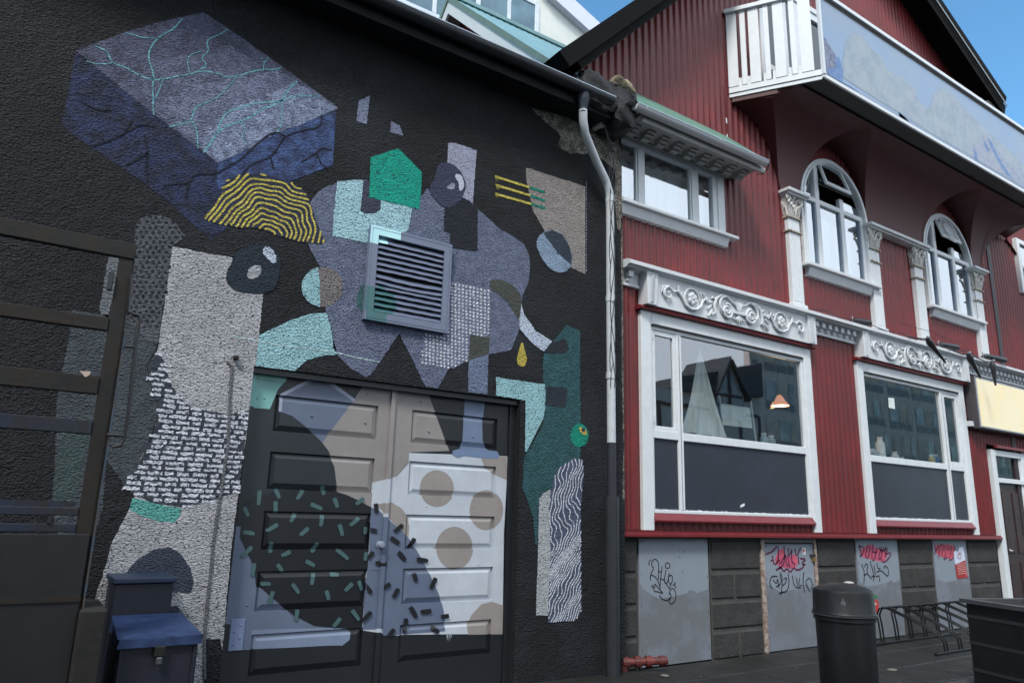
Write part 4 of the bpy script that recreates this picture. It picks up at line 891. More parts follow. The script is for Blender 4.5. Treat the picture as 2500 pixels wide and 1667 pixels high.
# scrolled fascia panels
def fascia(x0, x1, lab):
    o = MB(); yf_ = RW-.13; o.bbox(x0+.14, x1-.14, yf_, RW-.01, 4.036, 4.43, wt2, .004)
    fo = o.build('fascia_panel', rb, lab)
    for sx_ in (0, 1):   # tapered end consoles
        b = MB(); a_, c_ = (x0, x0+.155) if not sx_ else (x1-.155, x1)
        tp = .05 if not sx_ else 0; tq = 0 if not sx_ else -.05
        b.prism([(a_+tp*0, 4.036), (c_+0, 4.036), (c_+(.03 if not sx_ else 0), 4.43), (a_-(0 if not sx_ else .03)+.0, 4.43)], yf_-.035, RW-.01, wt2)
        for k in range(13):
            z_ = 4.06+k*.028; xm = (a_+c_)/2+(.01 if not sx_ else -.01)*k/6
            pts = [(xm-.035, yf_-.036, z_), (xm-.01, yf_-.05, z_+.018), (xm+.02, yf_-.042, z_+.022)]; b.tube(pts, [.007, .009, .003], wt2, 6)
        for k in range(22): b.blob((c_-.018 if not sx_ else a_+.018, yf_-.037, 4.05+k*.017), .004, .004, .006, wt2, 5)
        b.build('end_console', fo)
    # acanthus scroll ornament
    b = MB(); xm = (x0+x1)/2; yc = yf_-.008; k_ = (x1-x0)/3.29
    def T(pts, r): b.tube([(xm+p[0]*k_, yc-(.012 if len(p) < 3 else p[2]), 4.235+p[1]) for p in pts], r, wt2, 7)
    def spiral(cx, cz, r_0, turns, a0, dirn, wd_):
        n = int(turns*14); pts = []; rr = []
        for i in range(n+1):
            t = i/n; a = a0+dirn*t*turns*2*math.pi; r = r_0*(1-t*.86); pts.append((cx+r*math.cos(a), cz+r*math.sin(a), .014+.016*t)); rr.append(wd_*(1-.45*t))
        T(pts, rr)
    for s in (-1, 1):
        spiral(s*.235, -.045, .105, 1.9, math.pi*(.5 if s > 0 else .5), s, .022)         # inner volute
        spiral(s*.27, -.02, .175, .55, math.pi/2+.2*s, -s, .018)
        for k in range(9):
            a = math.pi+.15+k*.3; T([(s*.235+.055*math.cos(a), -.05+.055*math.sin(a)), (s*.235+.085*math.cos(a), -.05+.085*math.sin(a))], [.006, .009])
        # big leaf curve
        T([(s*.12, .09), (s*.22, .15), (s*.34, .15), (s*.43, .09), (s*.47, -.01), (s*.45, -.10), (s*.52, -.14)], [.01, .018, .022, .022, .02, .018, .008])
        for k, (ax, az) in enumerate(((.45, .07), (.5, .03), (.53, -.02), (.52, -.08))):
            T([(s*ax, az), (s*(ax+.05), az+.02-.03*k), (s*(ax+.075), az-.03*k)], [.012, .018, .006])
        # S scroll with rosette
        T([(s*.55, .01), (s*.62, .045), (s*.68, .01), (s*.72, -.07), (s*.80, -.125), (s*.90, -.135), (s*1.0, -.09), (s*1.05, -.01), (s*1.12, .05), (s*1.2, .03)], [.008, .015, .018, .02, .021, .02, .018, .016, .014, .01])
        for k, (ax, az) in enumerate(((.60, .0), (.64, .055), (.70, .05))): T([(s*ax, az), (s*(ax+.03), az+.045), (s*(ax-.01), az+.07)], [.012, .014, .004])
        T([(s*(.87+.135*math.cos(a)), .0+.13*math.sin(a)) for a in [(-.5+.28*i) for i in range(14)]] if s > 0 else [(-(.87+.135*math.cos(a)), .0+.13*math.sin(a)) for a in [(-.5+.28*i) for i in range(14)]], [.012]*14)
        for k in range(6):
            a = k*math.pi/3+.5; b.blob((xm+(s*.87+.048*math.cos(a))*k_, yc-.02, 4.235+.0+.05*math.sin(a)), .036, .018, .036, wt2, 8)
        b.blob((xm+s*.87*k_, yc-.035, 4.235), .02, .016, .02, wt2, 8)
        spiral(s*1.29, -.015, .085, 1.15, math.pi/2, -s, .018)
        T([(s*1.2, .03), (s*1.28, .085), (s*1.37, .06), (s*1.40, -.01)], [.012, .014, .013, .006]); T([(s*1.10, .04), (s*1.12, .10), (s*1.08, .13)], [.014, .014, .004])
    for k in range(2):
        b.bbox(xm-.22*k_, xm+.22*k_, yc-.03, yc+.005, 4.235-.055, 4.235-.015, wt2, .006)
    for k in range(-3, 4):
        T([(.0+k*.006, .0), (k*.022, .08), (k*.05, .17-abs(k)*.022)], [.008, .016, .006]); T([(.0, -.06), (k*.02, -.12), (k*.045, -.175+abs(k)*.02)], [.008, .014, .005])
    b.build('scroll_ornament', fo, smooth=True)
    return fo
fascia(5.83, 9.12, 'white fascia board with plaster scrollwork over the nearer shop window'); fascia(10.30, 13.55, 'white fascia board with plaster scrollwork over the farther shop window')
# string course with dentils
b = MB(); b.sweep([(RW-.21, 4.455), (RW-.21, 4.50), (RW-.17, 4.52), (RW+.005, 4.535), (RW+.005, 4.42), (RW-.15, 4.43), (RW-.17, 4.45)], 5.52, 19, wt2)
b.build('string_course', rb)
for (a_, c_) in ((5.52, 5.82), (9.14, 10.28), (13.57, 18.5)):
    b = MB(); b.bbox(a_, c_, RW-.03, RW+.0, 4.27, 4.42, wt2, .003); b.bbox(a_, c_, RW-.05, RW-.001, 4.235, 4.268, wt2, .004)
    x = a_+.07
    while x < c_-.08: b.bbox(x, x+.075, RW-.115, RW-.02, 4.335, 4.405, wt2, .004); b.bbox(x+.01, x+.065, RW-.07, RW-.02, 4.29, 4.335, wt2, .004); x += .155
    b.build('dentil_band', rb)
# upper left window with bracketed eaves
wn = MB(); bars(wn, [(7.29, 7.43, 5.29, 6.16)], wt, RW-.04, RW+.02); uw = wn.build('upper_window', rb, 'three light white window under the bracketed eaves')
f = MB(); bars(f, [(5.45, 7.29, 6.10, 6.16), (5.45, 7.29, 5.29, 5.345), (5.84, 5.955, 5.345, 6.10), (6.80, 6.93, 5.345, 6.10), (7.20, 7.29, 5.345, 6.10)], wt, RW-.03, RW+.04); bars(f, [(5.5, 5.84, 5.345, 5.37), (5.815, 5.84, 5.37, 6.10), (6.775, 6.80, 5.345, 6.10)], wt, RW-.015, RW+.03, .003)
f.build('window_frame', uw)
for a_, c_ in ((5.45, 5.815), (5.955, 6.775), (6.93, 7.20)): gg = MB(); gg.face([(a_, RW+.01, 5.34), (c_, RW+.01, 5.34), (c_, RW+.01, 6.11), (a_, RW+.01, 6.11)], gl_up); gg.build('pane', uw)
b = MB(); b.bbox(5.5, 7.57, RW-.14, RW+.01, 5.245, 5.29, wt2, .008); b.sweep([(RW-.10, 5.24), (RW-.06, 5.13), (RW-.002, 5.12), (RW-.002, 5.243)], 5.5, 7.42, wt2); b.build('window_sill', uw)
ev = MB(); old = mat('old_white_eaves_paint', (160, 160, 158), .6, (20, .003), .08, None, 3, wear=((130, 126, 120), 8, .66))
ev.bbox(5.48, 7.72, RW-.46, RW+.0, 6.205, 6.235, old, .004); ev.bbox(5.48, 7.74, RW-.485, RW-.462, 6.12, 6.20, old, .004); ev.bbox(5.48, 7.52, RW-.06, RW-.001, 6.165, 6.204, old, .004)
eo = ev.build('eaves_cornice', rb)
b = MB()
for k in range(9):
    b = MB(); x = 5.52+k*.25; prof = [(RW-.30, 6.204), (RW-.30, 6.178), (RW-.26, 6.175), (RW-.26, 6.152), (RW-.21, 6.148), (RW-.205, 6.12), (RW-.14, 6.115), (RW-.13, 6.204)]; b.sweep(prof, x, x+.12, old)
    b.build('eaves_bracket', eo)
gt = mat('galvanised_gutter', (186, 188, 190), .4, (18, .003), .08, None, 1.6, wear=((120, 96, 70), 3, .60))
gutter(5.30, 7.66, 5.555, 6.235, .06, gt, 'gutter', rb, (5.42, 6.05, 6.68, 7.25))
b = MB(); b.tube([(7.66, 5.50, 6.24), (7.72, 5.56, 6.18), (7.72, 5.64, 6.12), (7.62, 5.66, 6.10)], .008, drk, 6); b.tube([(7.25, 5.62, 6.26), (7.3, 5.8, 6.5), (7.4, 6.0, 6.7), (7.5, 6.06, 6.72)], .007, drk, 6); b.build('gutter_hook', rb)
# green pent roof + roof of left wing
b = MB()
b.face([(5.36, 5.52, 6.255), (7.62, 5.52, 6.255), (7.55, RW-.018, 6.82), (5.36, RW-.018, 6.87)], mat('green_flashing', (92, 130, 116), .5, (20, .002), .12, None, 4)); b.face([(7.62, 5.52, 6.255), (7.55, RW-.012, 6.82), (7.55, RW-.012, 6.24)], old); b.face([(5.2, 5.52, 6.24), (5.2, RW-.012, 6.24), (7.6, RW-.012, 6.24), (7.62, 5.52, 6.24)], old); b.build('pent_roof', rb)
# --- pilasters
def spir(b, c, r, s, m, th=.012):
    n = 20; b.tube([(c[0]+s*r*(1-.8*i/n)*math.cos(1.57-4.8*math.pi/2*i/n*1.3), c[1]-.01-.01*i/n, c[2]+r*(1-.8*i/n)*math.sin(1.57-4.8*math.pi/2*i/n*1.3)) for i in range(n+1)], [th*(1-.3*i/n) for i in range(n+1)], m, 6)
for i, x0 in enumerate((8.755, 10.86, 12.215, 14.345)):
    b = MB(); wd_ = .26; yf_ = RW-.085
    b.bbox(x0, x0+wd_, yf_, RW+.0, 4.60, 5.90, wt, .004)
    for k in range(4): b.bbox(x0+.035+k*.05, x0+.06+k*.05, yf_-.007, yf_+.001, 4.64, 5.66, wt, .003); b.bbox(x0+.035+k*.05, x0+.06+k*.05, yf_-.007, yf_+.001, 5.72, 5.87, wt, .003)
    b.bbox(x0-.03, x0+wd_+.03, yf_-.03, RW+.0, 4.535, 4.60, wt, .006)
    po_ = b.build('pilaster', rb)
    b = MB(); stn = mat('weathered_ring', (180, 176, 160), .6, (20, .004), .1, (130, 118, 96), 12)
    for zz in (5.68, 5.895): b = MB(); b.bbox(x0-.025, x0+wd_+.025, yf_-.028, RW, zz, zz+.025, stn, .005); b.build('ring_moulding', po_)
    b = MB(); cm = mat('weathered_white_capital', (214, 214, 212), .6, (30, .004), .06, (186, 182, 174), 18); z0 = 5.92
    b.prism([(x0+.0, z0), (x0+wd_, z0), (x0+wd_+.01, z0+.2), (x0+wd_+.05, z0+.345), (x0-.05, z0+.345), (x0-.01, z0+.2)], yf_+.004, RW, cm)
    for s in (-1, 1):
        xc = x0+wd_/2+s*(wd_/2+.005)
        spir(b, (xc, yf_-.018, z0+.28), .055, s, cm, .014)
        for kk in range(3): b.tube([(x0+wd_/2+s*(.03+.04*kk), yf_, z0+.01), (x0+wd_/2+s*(.04+.045*kk), yf_-.03, z0+.13+.03*kk), (x0+wd_/2+s*(.055+.05*kk), yf_-.05, z0+.16+.03*kk), (x0+wd_/2+s*(.06+.055*kk), yf_-.045, z0+.13+.03*kk)], [.012, .02, .018, .008], cm, 7)
        b.tube([(x0+wd_/2+s*.02, yf_-.005, z0+.1), (x0+wd_/2+s*.05, yf_-.02, z0+.25), (xc-s*.02, yf_-.03, z0+.31)], [.01, .014, .012], cm, 7)
        for q in range(3):   # return side leaves
            b.tube([(xc+s*-.005, yf_+.02+q*.025, z0+.02), (xc+s*.03, yf_+.02+q*.025, z0+.14+.05*q), (xc+s*.045, yf_+.02+q*.025, z0+.12+.05*q)], [.012, .018, .006], cm, 6)
    b.blob((x0+wd_/2, yf_-.02, z0+.30), .03, .02, .035, cm, 8); b.build('capital', po_, smooth=True)
for a_, c_ in ((8.66, 9.17), (10.78, 12.62), (14.22, 14.75)): b = MB(); b.bbox(a_, c_, RW-.20, RW+.0, 6.268, 6.318, wt2, .006); b.bbox(a_+.03, c_-.03, RW-.16, RW-.001, 6.24, 6.267, wt2, .004); b.build('abacus_slab', rb)
# --- arched windows
def archwin(xc, lab, round_sash):
    hw = .885; zs = 6.30; Ro, Ri = .885, .80
    def arc(r, n=36, a0=0, a1=math.pi): return [(xc+r*math.cos(a0+(a1-a0)*i/n), zs+r*math.sin(a0+(a1-a0)*i/n)) for i in range(n+1)]
    b = MB(); yf_ = RW-.065
    for (Rq, Rp, y_) in ((Ro, Ri, yf_), (Ro-.045, Ri+.005, yf_-.016)):
        A, B_ = arc(Rq), arc(Rp)
        for i in range(len(A)-1):
            p, q, r_, s_ = A[i], A[i+1], B_[i+1], B_[i]
            b.face([(p[0], y_, p[1]), (q[0], y_, q[1]), (r_[0], y_, r_[1]), (s_[0], y_, s_[1])], wt)
            b.face([(p[0], y_, p[1]), (p[0], RW+.02, p[1]), (q[0], RW+.02, q[1]), (q[0], y_, q[1])], wt); b.face([(s_[0], y_, s_[1]), (r_[0], y_, r_[1]), (r_[0], RW+.03, r_[1]), (s_[0], RW+.03, s_[1])], wt)
    for s in (-1, 1): b.bbox(xc+s*Ri, xc+s*Ro, yf_, RW+.02, 5.29, zs, wt, .005); b.bbox(xc+s*(Ri+.005), xc+s*(Ro-.045), yf_-.016, yf_, 5.29, zs, wt, .003)
    o = b.build('arched_window', rb, lab)
    f = MB(); m1a, m1b, m2a, m2b = xc-.47, xc-.37, xc+.17, xc+.27
    bars(f, [(xc-Ri, xc+Ri, 5.29, 5.345), (xc-Ri, m1a, 6.355, 6.43), (m1b, m2a, 6.355, 6.43), (m2b, xc+Ri, 6.355, 6.43), (m1a, m1b, 5.345, zs+math.sqrt(Ri**2-.42**2)), (m2a, m2b, 5.345, 6.60), (xc-Ri, xc-Ri+.075, 5.345, 6.355), (xc+Ri-.075, xc+Ri, 5.345, 6.355)], wt, RW-.035, RW+.03)
    for a_, c_ in ((m1a-.028, m1a), (m2a-.028, m2a), (xc+Ri-.1, xc+Ri-.075)): f.bbox(a_, c_, RW-.02, RW+.02, 5.345, 6.355, mat('grey_inner_bead', (120, 134, 150), .4), .003)
    f.build('window_frame', o)
    for a_, c_ in ((xc-Ri+.07, m1a), (m1b, m2a), (m2b, xc+Ri-.07)): gg = MB(); gg.face([(a_, RW+.008, 5.34), (c_, RW+.008, 5.34), (c_, RW+.008, 6.36), (a_, RW+.008, 6.36)], gl_up); gg.build('pane', o)
    gg = MB(); L_ = [(m1a, 6.43)]+[p for p in arc(Ri)[::-1] if p[0] < m1a and p[1] > 6.43][::-1]; gg.flat(L_, RW+.008, gl_up); gg.build('pane', o)
    gg = MB(); L_ = [(m2b, 6.43)]+[p for p in arc(Ri) if p[0] > m2b and p[1] > 6.43 and p[1] < 6.62]+[(m2b, 6.60)]; gg.flat(L_, RW+.008, gl_up); gg.build('pane', o)
    # tilted top sash, hinged along the arch
    H_ = Vector((0, 0)); sa = [(m1b+.005, 6.60), (m2b+.03, 6.60)]+[p for p in arc(Ri-.03) if m1b+.02 < p[0] < m2b+.02]+[(m1b+.005, zs+math.sqrt((Ri-.03)**2-.36**2))]
    zt = 7.06; ang = R(16)
    def tilt(p): x, y, z = p; dz = z+.03-zt; return (x, y+dz*math.sin(ang)-.01, zt+dz*math.cos(ang))
    cx = sum(p[0] for p in sa)/len(sa); cz = sum(p[1] for p in sa)/len(sa)
    inn = [(p[0]+(cx-p[0])*.14*(1 if abs(p[0]-cx) > .01 else 0), p[1]+(cz-p[1])*.17) for p in sa]; fm2 = wt
    b = MB()
    for i in range(len(sa)):
        q = (i+1) % len(sa); P_ = [sa[i], sa[q], inn[q], inn[i]]
        for y_ in (RW-.05, RW-.015): b.face([tilt((p[0], y_, p[1]-.0)) for p in P_], fm2)
        b.face([tilt((sa[i][0], RW-.05, sa[i][1]-.0)), tilt((sa[i][0], RW-.015, sa[i][1]-.0)), tilt((sa[q][0], RW-.015, sa[q][1]-.0)), tilt((sa[q][0], RW-.05, sa[q][1]-.0))], fm2)
        b.face([tilt((inn[i][0], RW-.05, inn[i][1]-.0)), tilt((inn[i][0], RW-.015, inn[i][1]-.0)), tilt((inn[q][0], RW-.015, inn[q][1]-.0)), tilt((inn[q][0], RW-.05, inn[q][1]-.0))], fm2)
    so = b.build('tilted_sash', o)
    b = MB(); tri = tessellate_polygon([[Vector((p[0], p[1], 0)) for p in inn]])
    for t in tri: b.face([tilt((inn[j][0], RW-.03, inn[j][1]-.0)) for j in t], gl_low if not round_sash else mat('fan_plate', (150, 150, 146), .5))
    b.build('sash_pane', o)
    if round_sash:
        b = MB(); n = 28
        for i in range(n):
            t0, t1 = 2*math.pi*i/n, 2*math.pi*(i+1)/n
            for (ra, rb_, yy, mm) in ((.155, .13, RW-.062, wt), (.12, 0, RW-.06, mat('vent_disc', (190, 198, 206), .5)), (.25, .225, RW-.058, wt2), (.20, .185, RW-.058, wt2)):
                b.face([tilt((cx+ra*math.cos(t0), yy, cz-.17+ra*math.sin(t0))), tilt((cx+ra*math.cos(t1), yy, cz-.17+ra*math.sin(t1))), tilt((cx+rb_*math.cos(t1), yy, cz-.17+rb_*math.sin(t1))), tilt((cx+rb_*math.cos(t0), yy, cz-.17+rb_*math.sin(t0)))], mm)
        b.build('round_extractor', o)
    b = MB(); b.bbox(xc-.93, xc+.99, RW-.15, RW+.01, 5.235, 5.288, wt2, .008); b.sweep([(RW-.11, 5.232), (RW-.06, 5.11), (RW-.002, 5.10), (RW-.002, 5.234)], xc-.84, xc+.80, wt2); b.build('window_sill', o)
archwin(10.02, 'arched white window with open top sash, nearer one', False); archwin(13.54, 'arched white window with round extractor in its tilted sash, farther one', True)
# --- curtains upstairs
cur = mat('white_curtain_cloth', (236, 238, 240), .8, None, .03)
def drape(name, x0, x1, z0, z1, y, lab, grp, top=None, m=cur):
    b = MB(); n = int((x1-x0)*60); ph = random.random()*6; p = None
    for i in range(n+1):
        x = x0+(x1-x0)*i/n; q = (x, y+.022*math.sin(x*31+ph)+.012*math.sin(x*73), z1+(top(x) if top else 0))
        if p: b.face([(p[0], p[1], z0), (q[0], q[1], z0), (q[0], q[1], q[2]), (p[0], p[1], p[2])], m)
        p = q
    return b.build(name, None, lab, True, cat='curtain', group=grp)
drape('curtain', 5.57, 7.3, 5.3, 6.12, RW+.16, 'white curtain behind the three light window', 'curtains behind the upper windows', lambda x: -.10+.05*math.sin(x*3))
drape('curtain', 9.2, 10.85, 5.3, 6.30, RW+.16, 'white curtain behind the nearer arched window', 'curtains behind the upper windows', lambda x: -.06+.05*math.sin(x*7))
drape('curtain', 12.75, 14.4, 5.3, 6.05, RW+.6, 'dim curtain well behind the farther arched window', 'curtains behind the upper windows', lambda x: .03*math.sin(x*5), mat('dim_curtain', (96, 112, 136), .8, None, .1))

# --- balcony: coved underside with vault cut-outs, deck, fronts
YB, ZB = 5.05, 7.50
def cant(x): return max(YB, RW-(x-7.67)*(RW-YB)/.64) if x < 8.31 else (max(YB, RW-(16.2-x)*(RW-YB)/.64) if x > 15.56 else YB)
def covY(z): t = min(1, max(0, (z-6.32)/(7.46-6.32))); return RW-.04-.76*(1-math.sqrt(max(0, 1-t**2)))
ops = [(10.02, .89, 1.155), (13.54, .89, 1.155), (7.72, .93, 1.1), (15.9, 1.1, 1.1)]
def zop(x):
    z = 6.32
    for xc, rx, rz in ops:
        if abs(x-xc) < rx: z = max(z, 6.30+rz*math.sqrt(1-((x-xc)/rx)**2))
    return z
b = MB(); xs = [7.68+i*.04 for i in range(208)]; NZ = 14
for i in range(len(xs)-1):
    a_, c_ = xs[i], xs[i+1]; za_, zc_ = zop(a_), zop(c_)
    for k in range(NZ):
        q = []
        for x, zz in ((a_, za_), (c_, zc_)):
            z_0 = zz+(7.46-zz)*k/NZ; z_1 = zz+(7.46-zz)*(k+1)/NZ; q.append((x, z_0, z_1))
        f = lambda x, z: max(covY(z), cant(x)+.03)
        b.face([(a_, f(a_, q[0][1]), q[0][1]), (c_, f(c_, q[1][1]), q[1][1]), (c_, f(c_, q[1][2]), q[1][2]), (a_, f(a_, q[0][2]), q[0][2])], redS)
b.build('coved_soffit', rb, smooth=True)
for xc, rx, rz in ops:
    b = MB(); n = 40; p = None
    for i in range(n+1):
        t = math.pi*i/n; x, z = xc+rx*math.cos(t), 6.30+rz*math.sin(t); z = max(z, 6.32)
        if x < 7.68: x = 7.68
        y = max(covY(z), cant(x)+.03)
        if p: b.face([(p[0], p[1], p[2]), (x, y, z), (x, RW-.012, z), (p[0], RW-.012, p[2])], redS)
        p = (x, y, z)
    b.build('vault', rb, smooth=True)
soff = mat('grey_soffit_board', (66, 68, 68), .6, (12, .003), .1)
b = MB(); ol_ = [(7.67, RW-.01), (8.31, YB), (15.56, YB), (16.2, RW-.01)]
b.face([(p[0], p[1], ZB) for p in ol_], soff); b.face([(p[0], p[1], ZB+.12) for p in ol_][::-1], soff)
for k in range(3):
    p, q = ol_[k], ol_[k+1]; b.face([(p[0], p[1], ZB), (q[0], q[1], ZB), (q[0], q[1], ZB+.12), (p[0], p[1], ZB+.12)], wt)
b.build('balcony_deck', rb)
b = MB()   # trim rails along front and canted side
def rail(b, p, q, z0, z1, th, m, off=0):
    d = Vector((q[0]-p[0], q[1]-p[1], 0)).normalized(); n_ = Vector((d.y, -d.x, 0)); P0 = Vector((p[0], p[1], 0))+n_*off; Q0 = Vector((q[0], q[1], 0))+n_*off; o_ = n_*th
    c = [P0, Q0, Q0+o_, P0+o_]; 
    lo = [(v.x, v.y, z0) for v in c]; hi = [(v.x, v.y, z1) for v in c]
    b.face(lo, m); b.face(hi[::-1], m)
    for k in range(4): b.face([lo[k], lo[(k+1) % 4], hi[(k+1) % 4], hi[k]], m)
rail(b, ol_[0], ol_[1], ZB+.02, ZB+.10, .035, wt, .001); rail(b, ol_[1], ol_[2], ZB-.005, ZB+.05, .03, wt, .001); rail(b, ol_[0], ol_[1], ZB-.04, ZB+.012, .02, wt, .001)
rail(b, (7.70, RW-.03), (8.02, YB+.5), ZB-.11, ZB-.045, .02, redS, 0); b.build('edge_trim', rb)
b = MB(); rail(b, (ol_[0][0]-.03, ol_[0][1]), (ol_[1][0], ol_[1][1]-.02), 8.81, 8.87, .09, wt, -.03); rail(b, (ol_[1][0]-.02, YB), ol_[2], 8.81, 8.87, .10, wt, -.03); b.build('top_rail', rb)
for k, (t0, t1) in enumerate(((0, .115), (.155, .215), (.25, .365), (.42, .475), (.525, .64), (.70, .76), (.80, .93))):
    b = MB(); p = Vector(ol_[0]); q = Vector(ol_[1]); a_ = p+(q-p)*t0; c_ = p+(q-p)*t1; rail(b, a_, c_, ZB+.11, 8.81, .022, wt, .02); b.build('baluster_board', rb)
for t0 in (.115, .215, .39, .49, .66, .77): p = Vector(ol_[0]); q = Vector(ol_[1]); a_ = p+(q-p)*t0; c_ = p+(q-p)*(t0+.035); b = MB(); rail(b, a_, c_, ZB+.04, ZB+.24, .02, wt, -.002); b.build('rail_foot_block', rb)
pb = mat('balcony_art_sky', (126, 152, 182), .35, (3, .002), .06, (136, 154, 176), .7)
b = MB(); b.bbox(8.33, 15.54, YB-.03, YB-.002, ZB+.055, 8.80, pb, .004); b.box(8.30, 8.345, YB-.045, YB-.002, ZB+.04, 8.808, wt)
frc = mat('peeled_rust_edge', (84, 76, 66), .8, (20, .004), .3); b.box(8.35, 15.5, YB-.0335, YB-.0305, 8.76, 8.80, frc)
bp = b.build('balcony_front_panel', rb, 'long balcony front painted with pale blue sky, clouds and snowy mountain')
b = MB(); ya = YB-.0325
cl = mat('painted_cloud', (134, 150, 164), .4, None, .08, (150, 162, 172), 2)
b.flat(clip(chaikin(ragged(tr('G 1570 500 1620 430 1640 270 1690 220 1760 250 1800 330 1880 380 1930 490 2020 520 2100 600 2140 690 2200 760 2240 640 2290 600 2352 640 Y 1700 300 2352 900 2352 1190 1200 560', ya), .02, 3), 1), rect(8.36, 15.5, ZB+.06, 8.755)), ya, cl)
mtn = mat('painted_rock', (122, 130, 150), .4, None, .12, (84, 94, 124), 9)
mtb = mat('painted_blue_shadow', (74, 114, 168), .4, None, .1, (98, 130, 172), 6); snw = mat('painted_snow', (152, 158, 170), .4, None, .05, (130, 140, 164), 7)
def Q2(m, spec, l_, rg=.008): b.flat(clip(ragged(tr(spec, ya), rg, 3), rect(8.36, 15.5, ZB+.06, 8.755)), ya-.0012*l_, m)
Q2(mtn, 'G 1450 225 1500 270 1560 370 1600 440 1610 500 1560 470 1510 480 1530 540 1475 510', 1); Q2(mtb, 'G 1560 400 1590 390 1620 480 1615 560 1680 600 1760 660 1740 665 1540 560 1510 480 1570 460', 2)
Q2(mtb, 'G 2000 770 2030 790 2080 845 2060 850 2000 800', 2, .004); Q2(snw, 'Y 1800 500 1900 590 1990 690 2120 880 2210 910 2352 1040 2352 1230 2200 1140 1730 860 1650 800 1640 640 1710 600', 1); Q2(mtb, 'Y 1800 570 1850 660 1890 720 1850 730 1810 650', 2, .004); Q2(mtb, 'Y 1660 690 1700 740 1725 860 1680 830', 2, .004)
Q2(mtb, 'Y 1840 520 1900 590 1960 720 2050 880 2150 1040 2230 1140 2100 1040 1990 850 1910 700', 2, .004); Q2(mtb, 'Y 640 180 800 340 760 330 650 270', 2, .004); b.build('mountain_painting', bp)
# doors behind the balcony
dr = MB(); dr.bbox(8.42, 8.52, RW-.05, RW+.02, 7.6, 9.93, wt, .006); dr.bbox(10.26, 10.36, RW-.05, RW+.02, 7.6, 9.93, wt, .006); dr.bbox(8.521, 10.259, RW-.05, RW+.02, 9.83, 9.93, wt, .006)
do = dr.build('balcony_door', rb); f = MB(); bars(f, [(8.52, 8.62, 7.62, 9.83), (9.0, 9.12, 7.62, 9.83), (9.33, 9.45, 7.62, 9.83), (10.16, 10.26, 7.62, 9.83), (8.62, 9.0, 8.3, 8.4), (9.45, 10.16, 8.3, 8.4), (8.62, 9.0, 7.62, 7.8), (9.45, 10.16, 7.62, 7.8), (8.62, 9.0, 9.7, 9.83), (9.45, 10.16, 9.7, 9.83)], wt, RW-.03, RW+.03); f.build('door_frame', do)
gg = MB(); gg.face([(8.6, RW+.01, 7.7), (10.2, RW+.01, 7.7), (10.2, RW+.01, 9.8), (8.6, RW+.01, 9.8)], mat('dark_door_glass', (40, 52, 60), .12, None, .2, spec=.6)); gg.build('pane', do)
# --- roof rakes with deep overhang
def slab(b, p, q, y0, y1, th, m):
    d = Vector((q[0]-p[0], q[1]-p[1])).normalized(); n_ = Vector((-d.y, d.x))*th
    b.prism([p, q, (q[0]+n_.x, q[1]+n_.y), (p[0]+n_.x, p[1]+n_.y)], y0, y1, m)
YO = 5.6; apx = (10.62, zroof(10.62)); eL = (4.38, zroof(4.38)); eR = (15.78, zroof(15.78))
rkb = mat('rake_board', (26, 27, 27), .8, (9, .004), .2, spec=.05)
b = MB(); slab(b, (eL[0], eL[1]+.12), (apx[0], apx[1]+.12), YO, 12.5, .20, dkr); slab(b, (apx[0], apx[1]+.10), (eR[0], eR[1]+.10), YO, 12.5, .14, dkr); b.build('roof', rb)
b = MB(); slab(b, (eL[0]+.2, eL[1]+.2), (apx[0], apx[1]-.02), YO+.04, YO+.10, .09, rkb); slab(b, (apx[0], apx[1]-.2), (eR[0]-.05, eR[1]-.2), YO+.04, YO+.09, .26, rkb)
b.build('rake_board', rb)
b = MB(); slab(b, (eL[0]+.3, eL[1]+.3), apx, YO+.11, RW-.012, .012, soff) ; slab(b, apx, (eR[0]-.1, eR[1]), YO+.10, RW-.012, .012, dkr); b.build('overhang_soffit', rb)
b = MB(); slab(b, (apx[0], apx[1]-.02), (eR[0], eR[1]-.02), YO-.014, YO-.002, .04, mat('pale_drip_edge', (130, 138, 142), .4)); b.bbox(eR[0]-.6, eR[0]-.15, YO+.1, RW-.02, eR[1]-.1, eR[1]-.03, soff, .01); b.build('drip_edge', rb)
# --- lit sign box
sg_ = thing('light_box_sign', 'blank backlit cream light box projecting from the wall at the right edge', 'sign', (14.6, RW, 3.2))
b = MB(); b.bbox(13.62, 16.1, RW-.19, RW-.012, 3.24, 4.16, mat('sign_case', (74, 70, 74), .5, (12, .002)), .006); b.build('case', sg_)
b = MB(); b.bbox(13.64, 16.08, RW-.205, RW-.19, 3.26, 4.14, mat('sign_rim', (150, 158, 164), .4), .004); b.build('rim', sg_)
b = MB(); b.face([(13.67, RW-.2065, 3.285), (16.05, RW-.2065, 3.285), (16.05, RW-.2065, 4.115), (13.67, RW-.2065, 4.115)], mat('lit_acrylic', (200, 194, 168), .35, None, .04, (204, 190, 148), .6, emit=((1.0, .84, .52), .17))); b.build('lit_face', sg_)
b = MB(); x_, z_ = onY('J', 1990, 1525, RW-.1); b.bbox(13.50, 13.60, RW-.12, RW-.012, 3.27, 3.36, wt2, .006); b.build('junction_box', sg_)
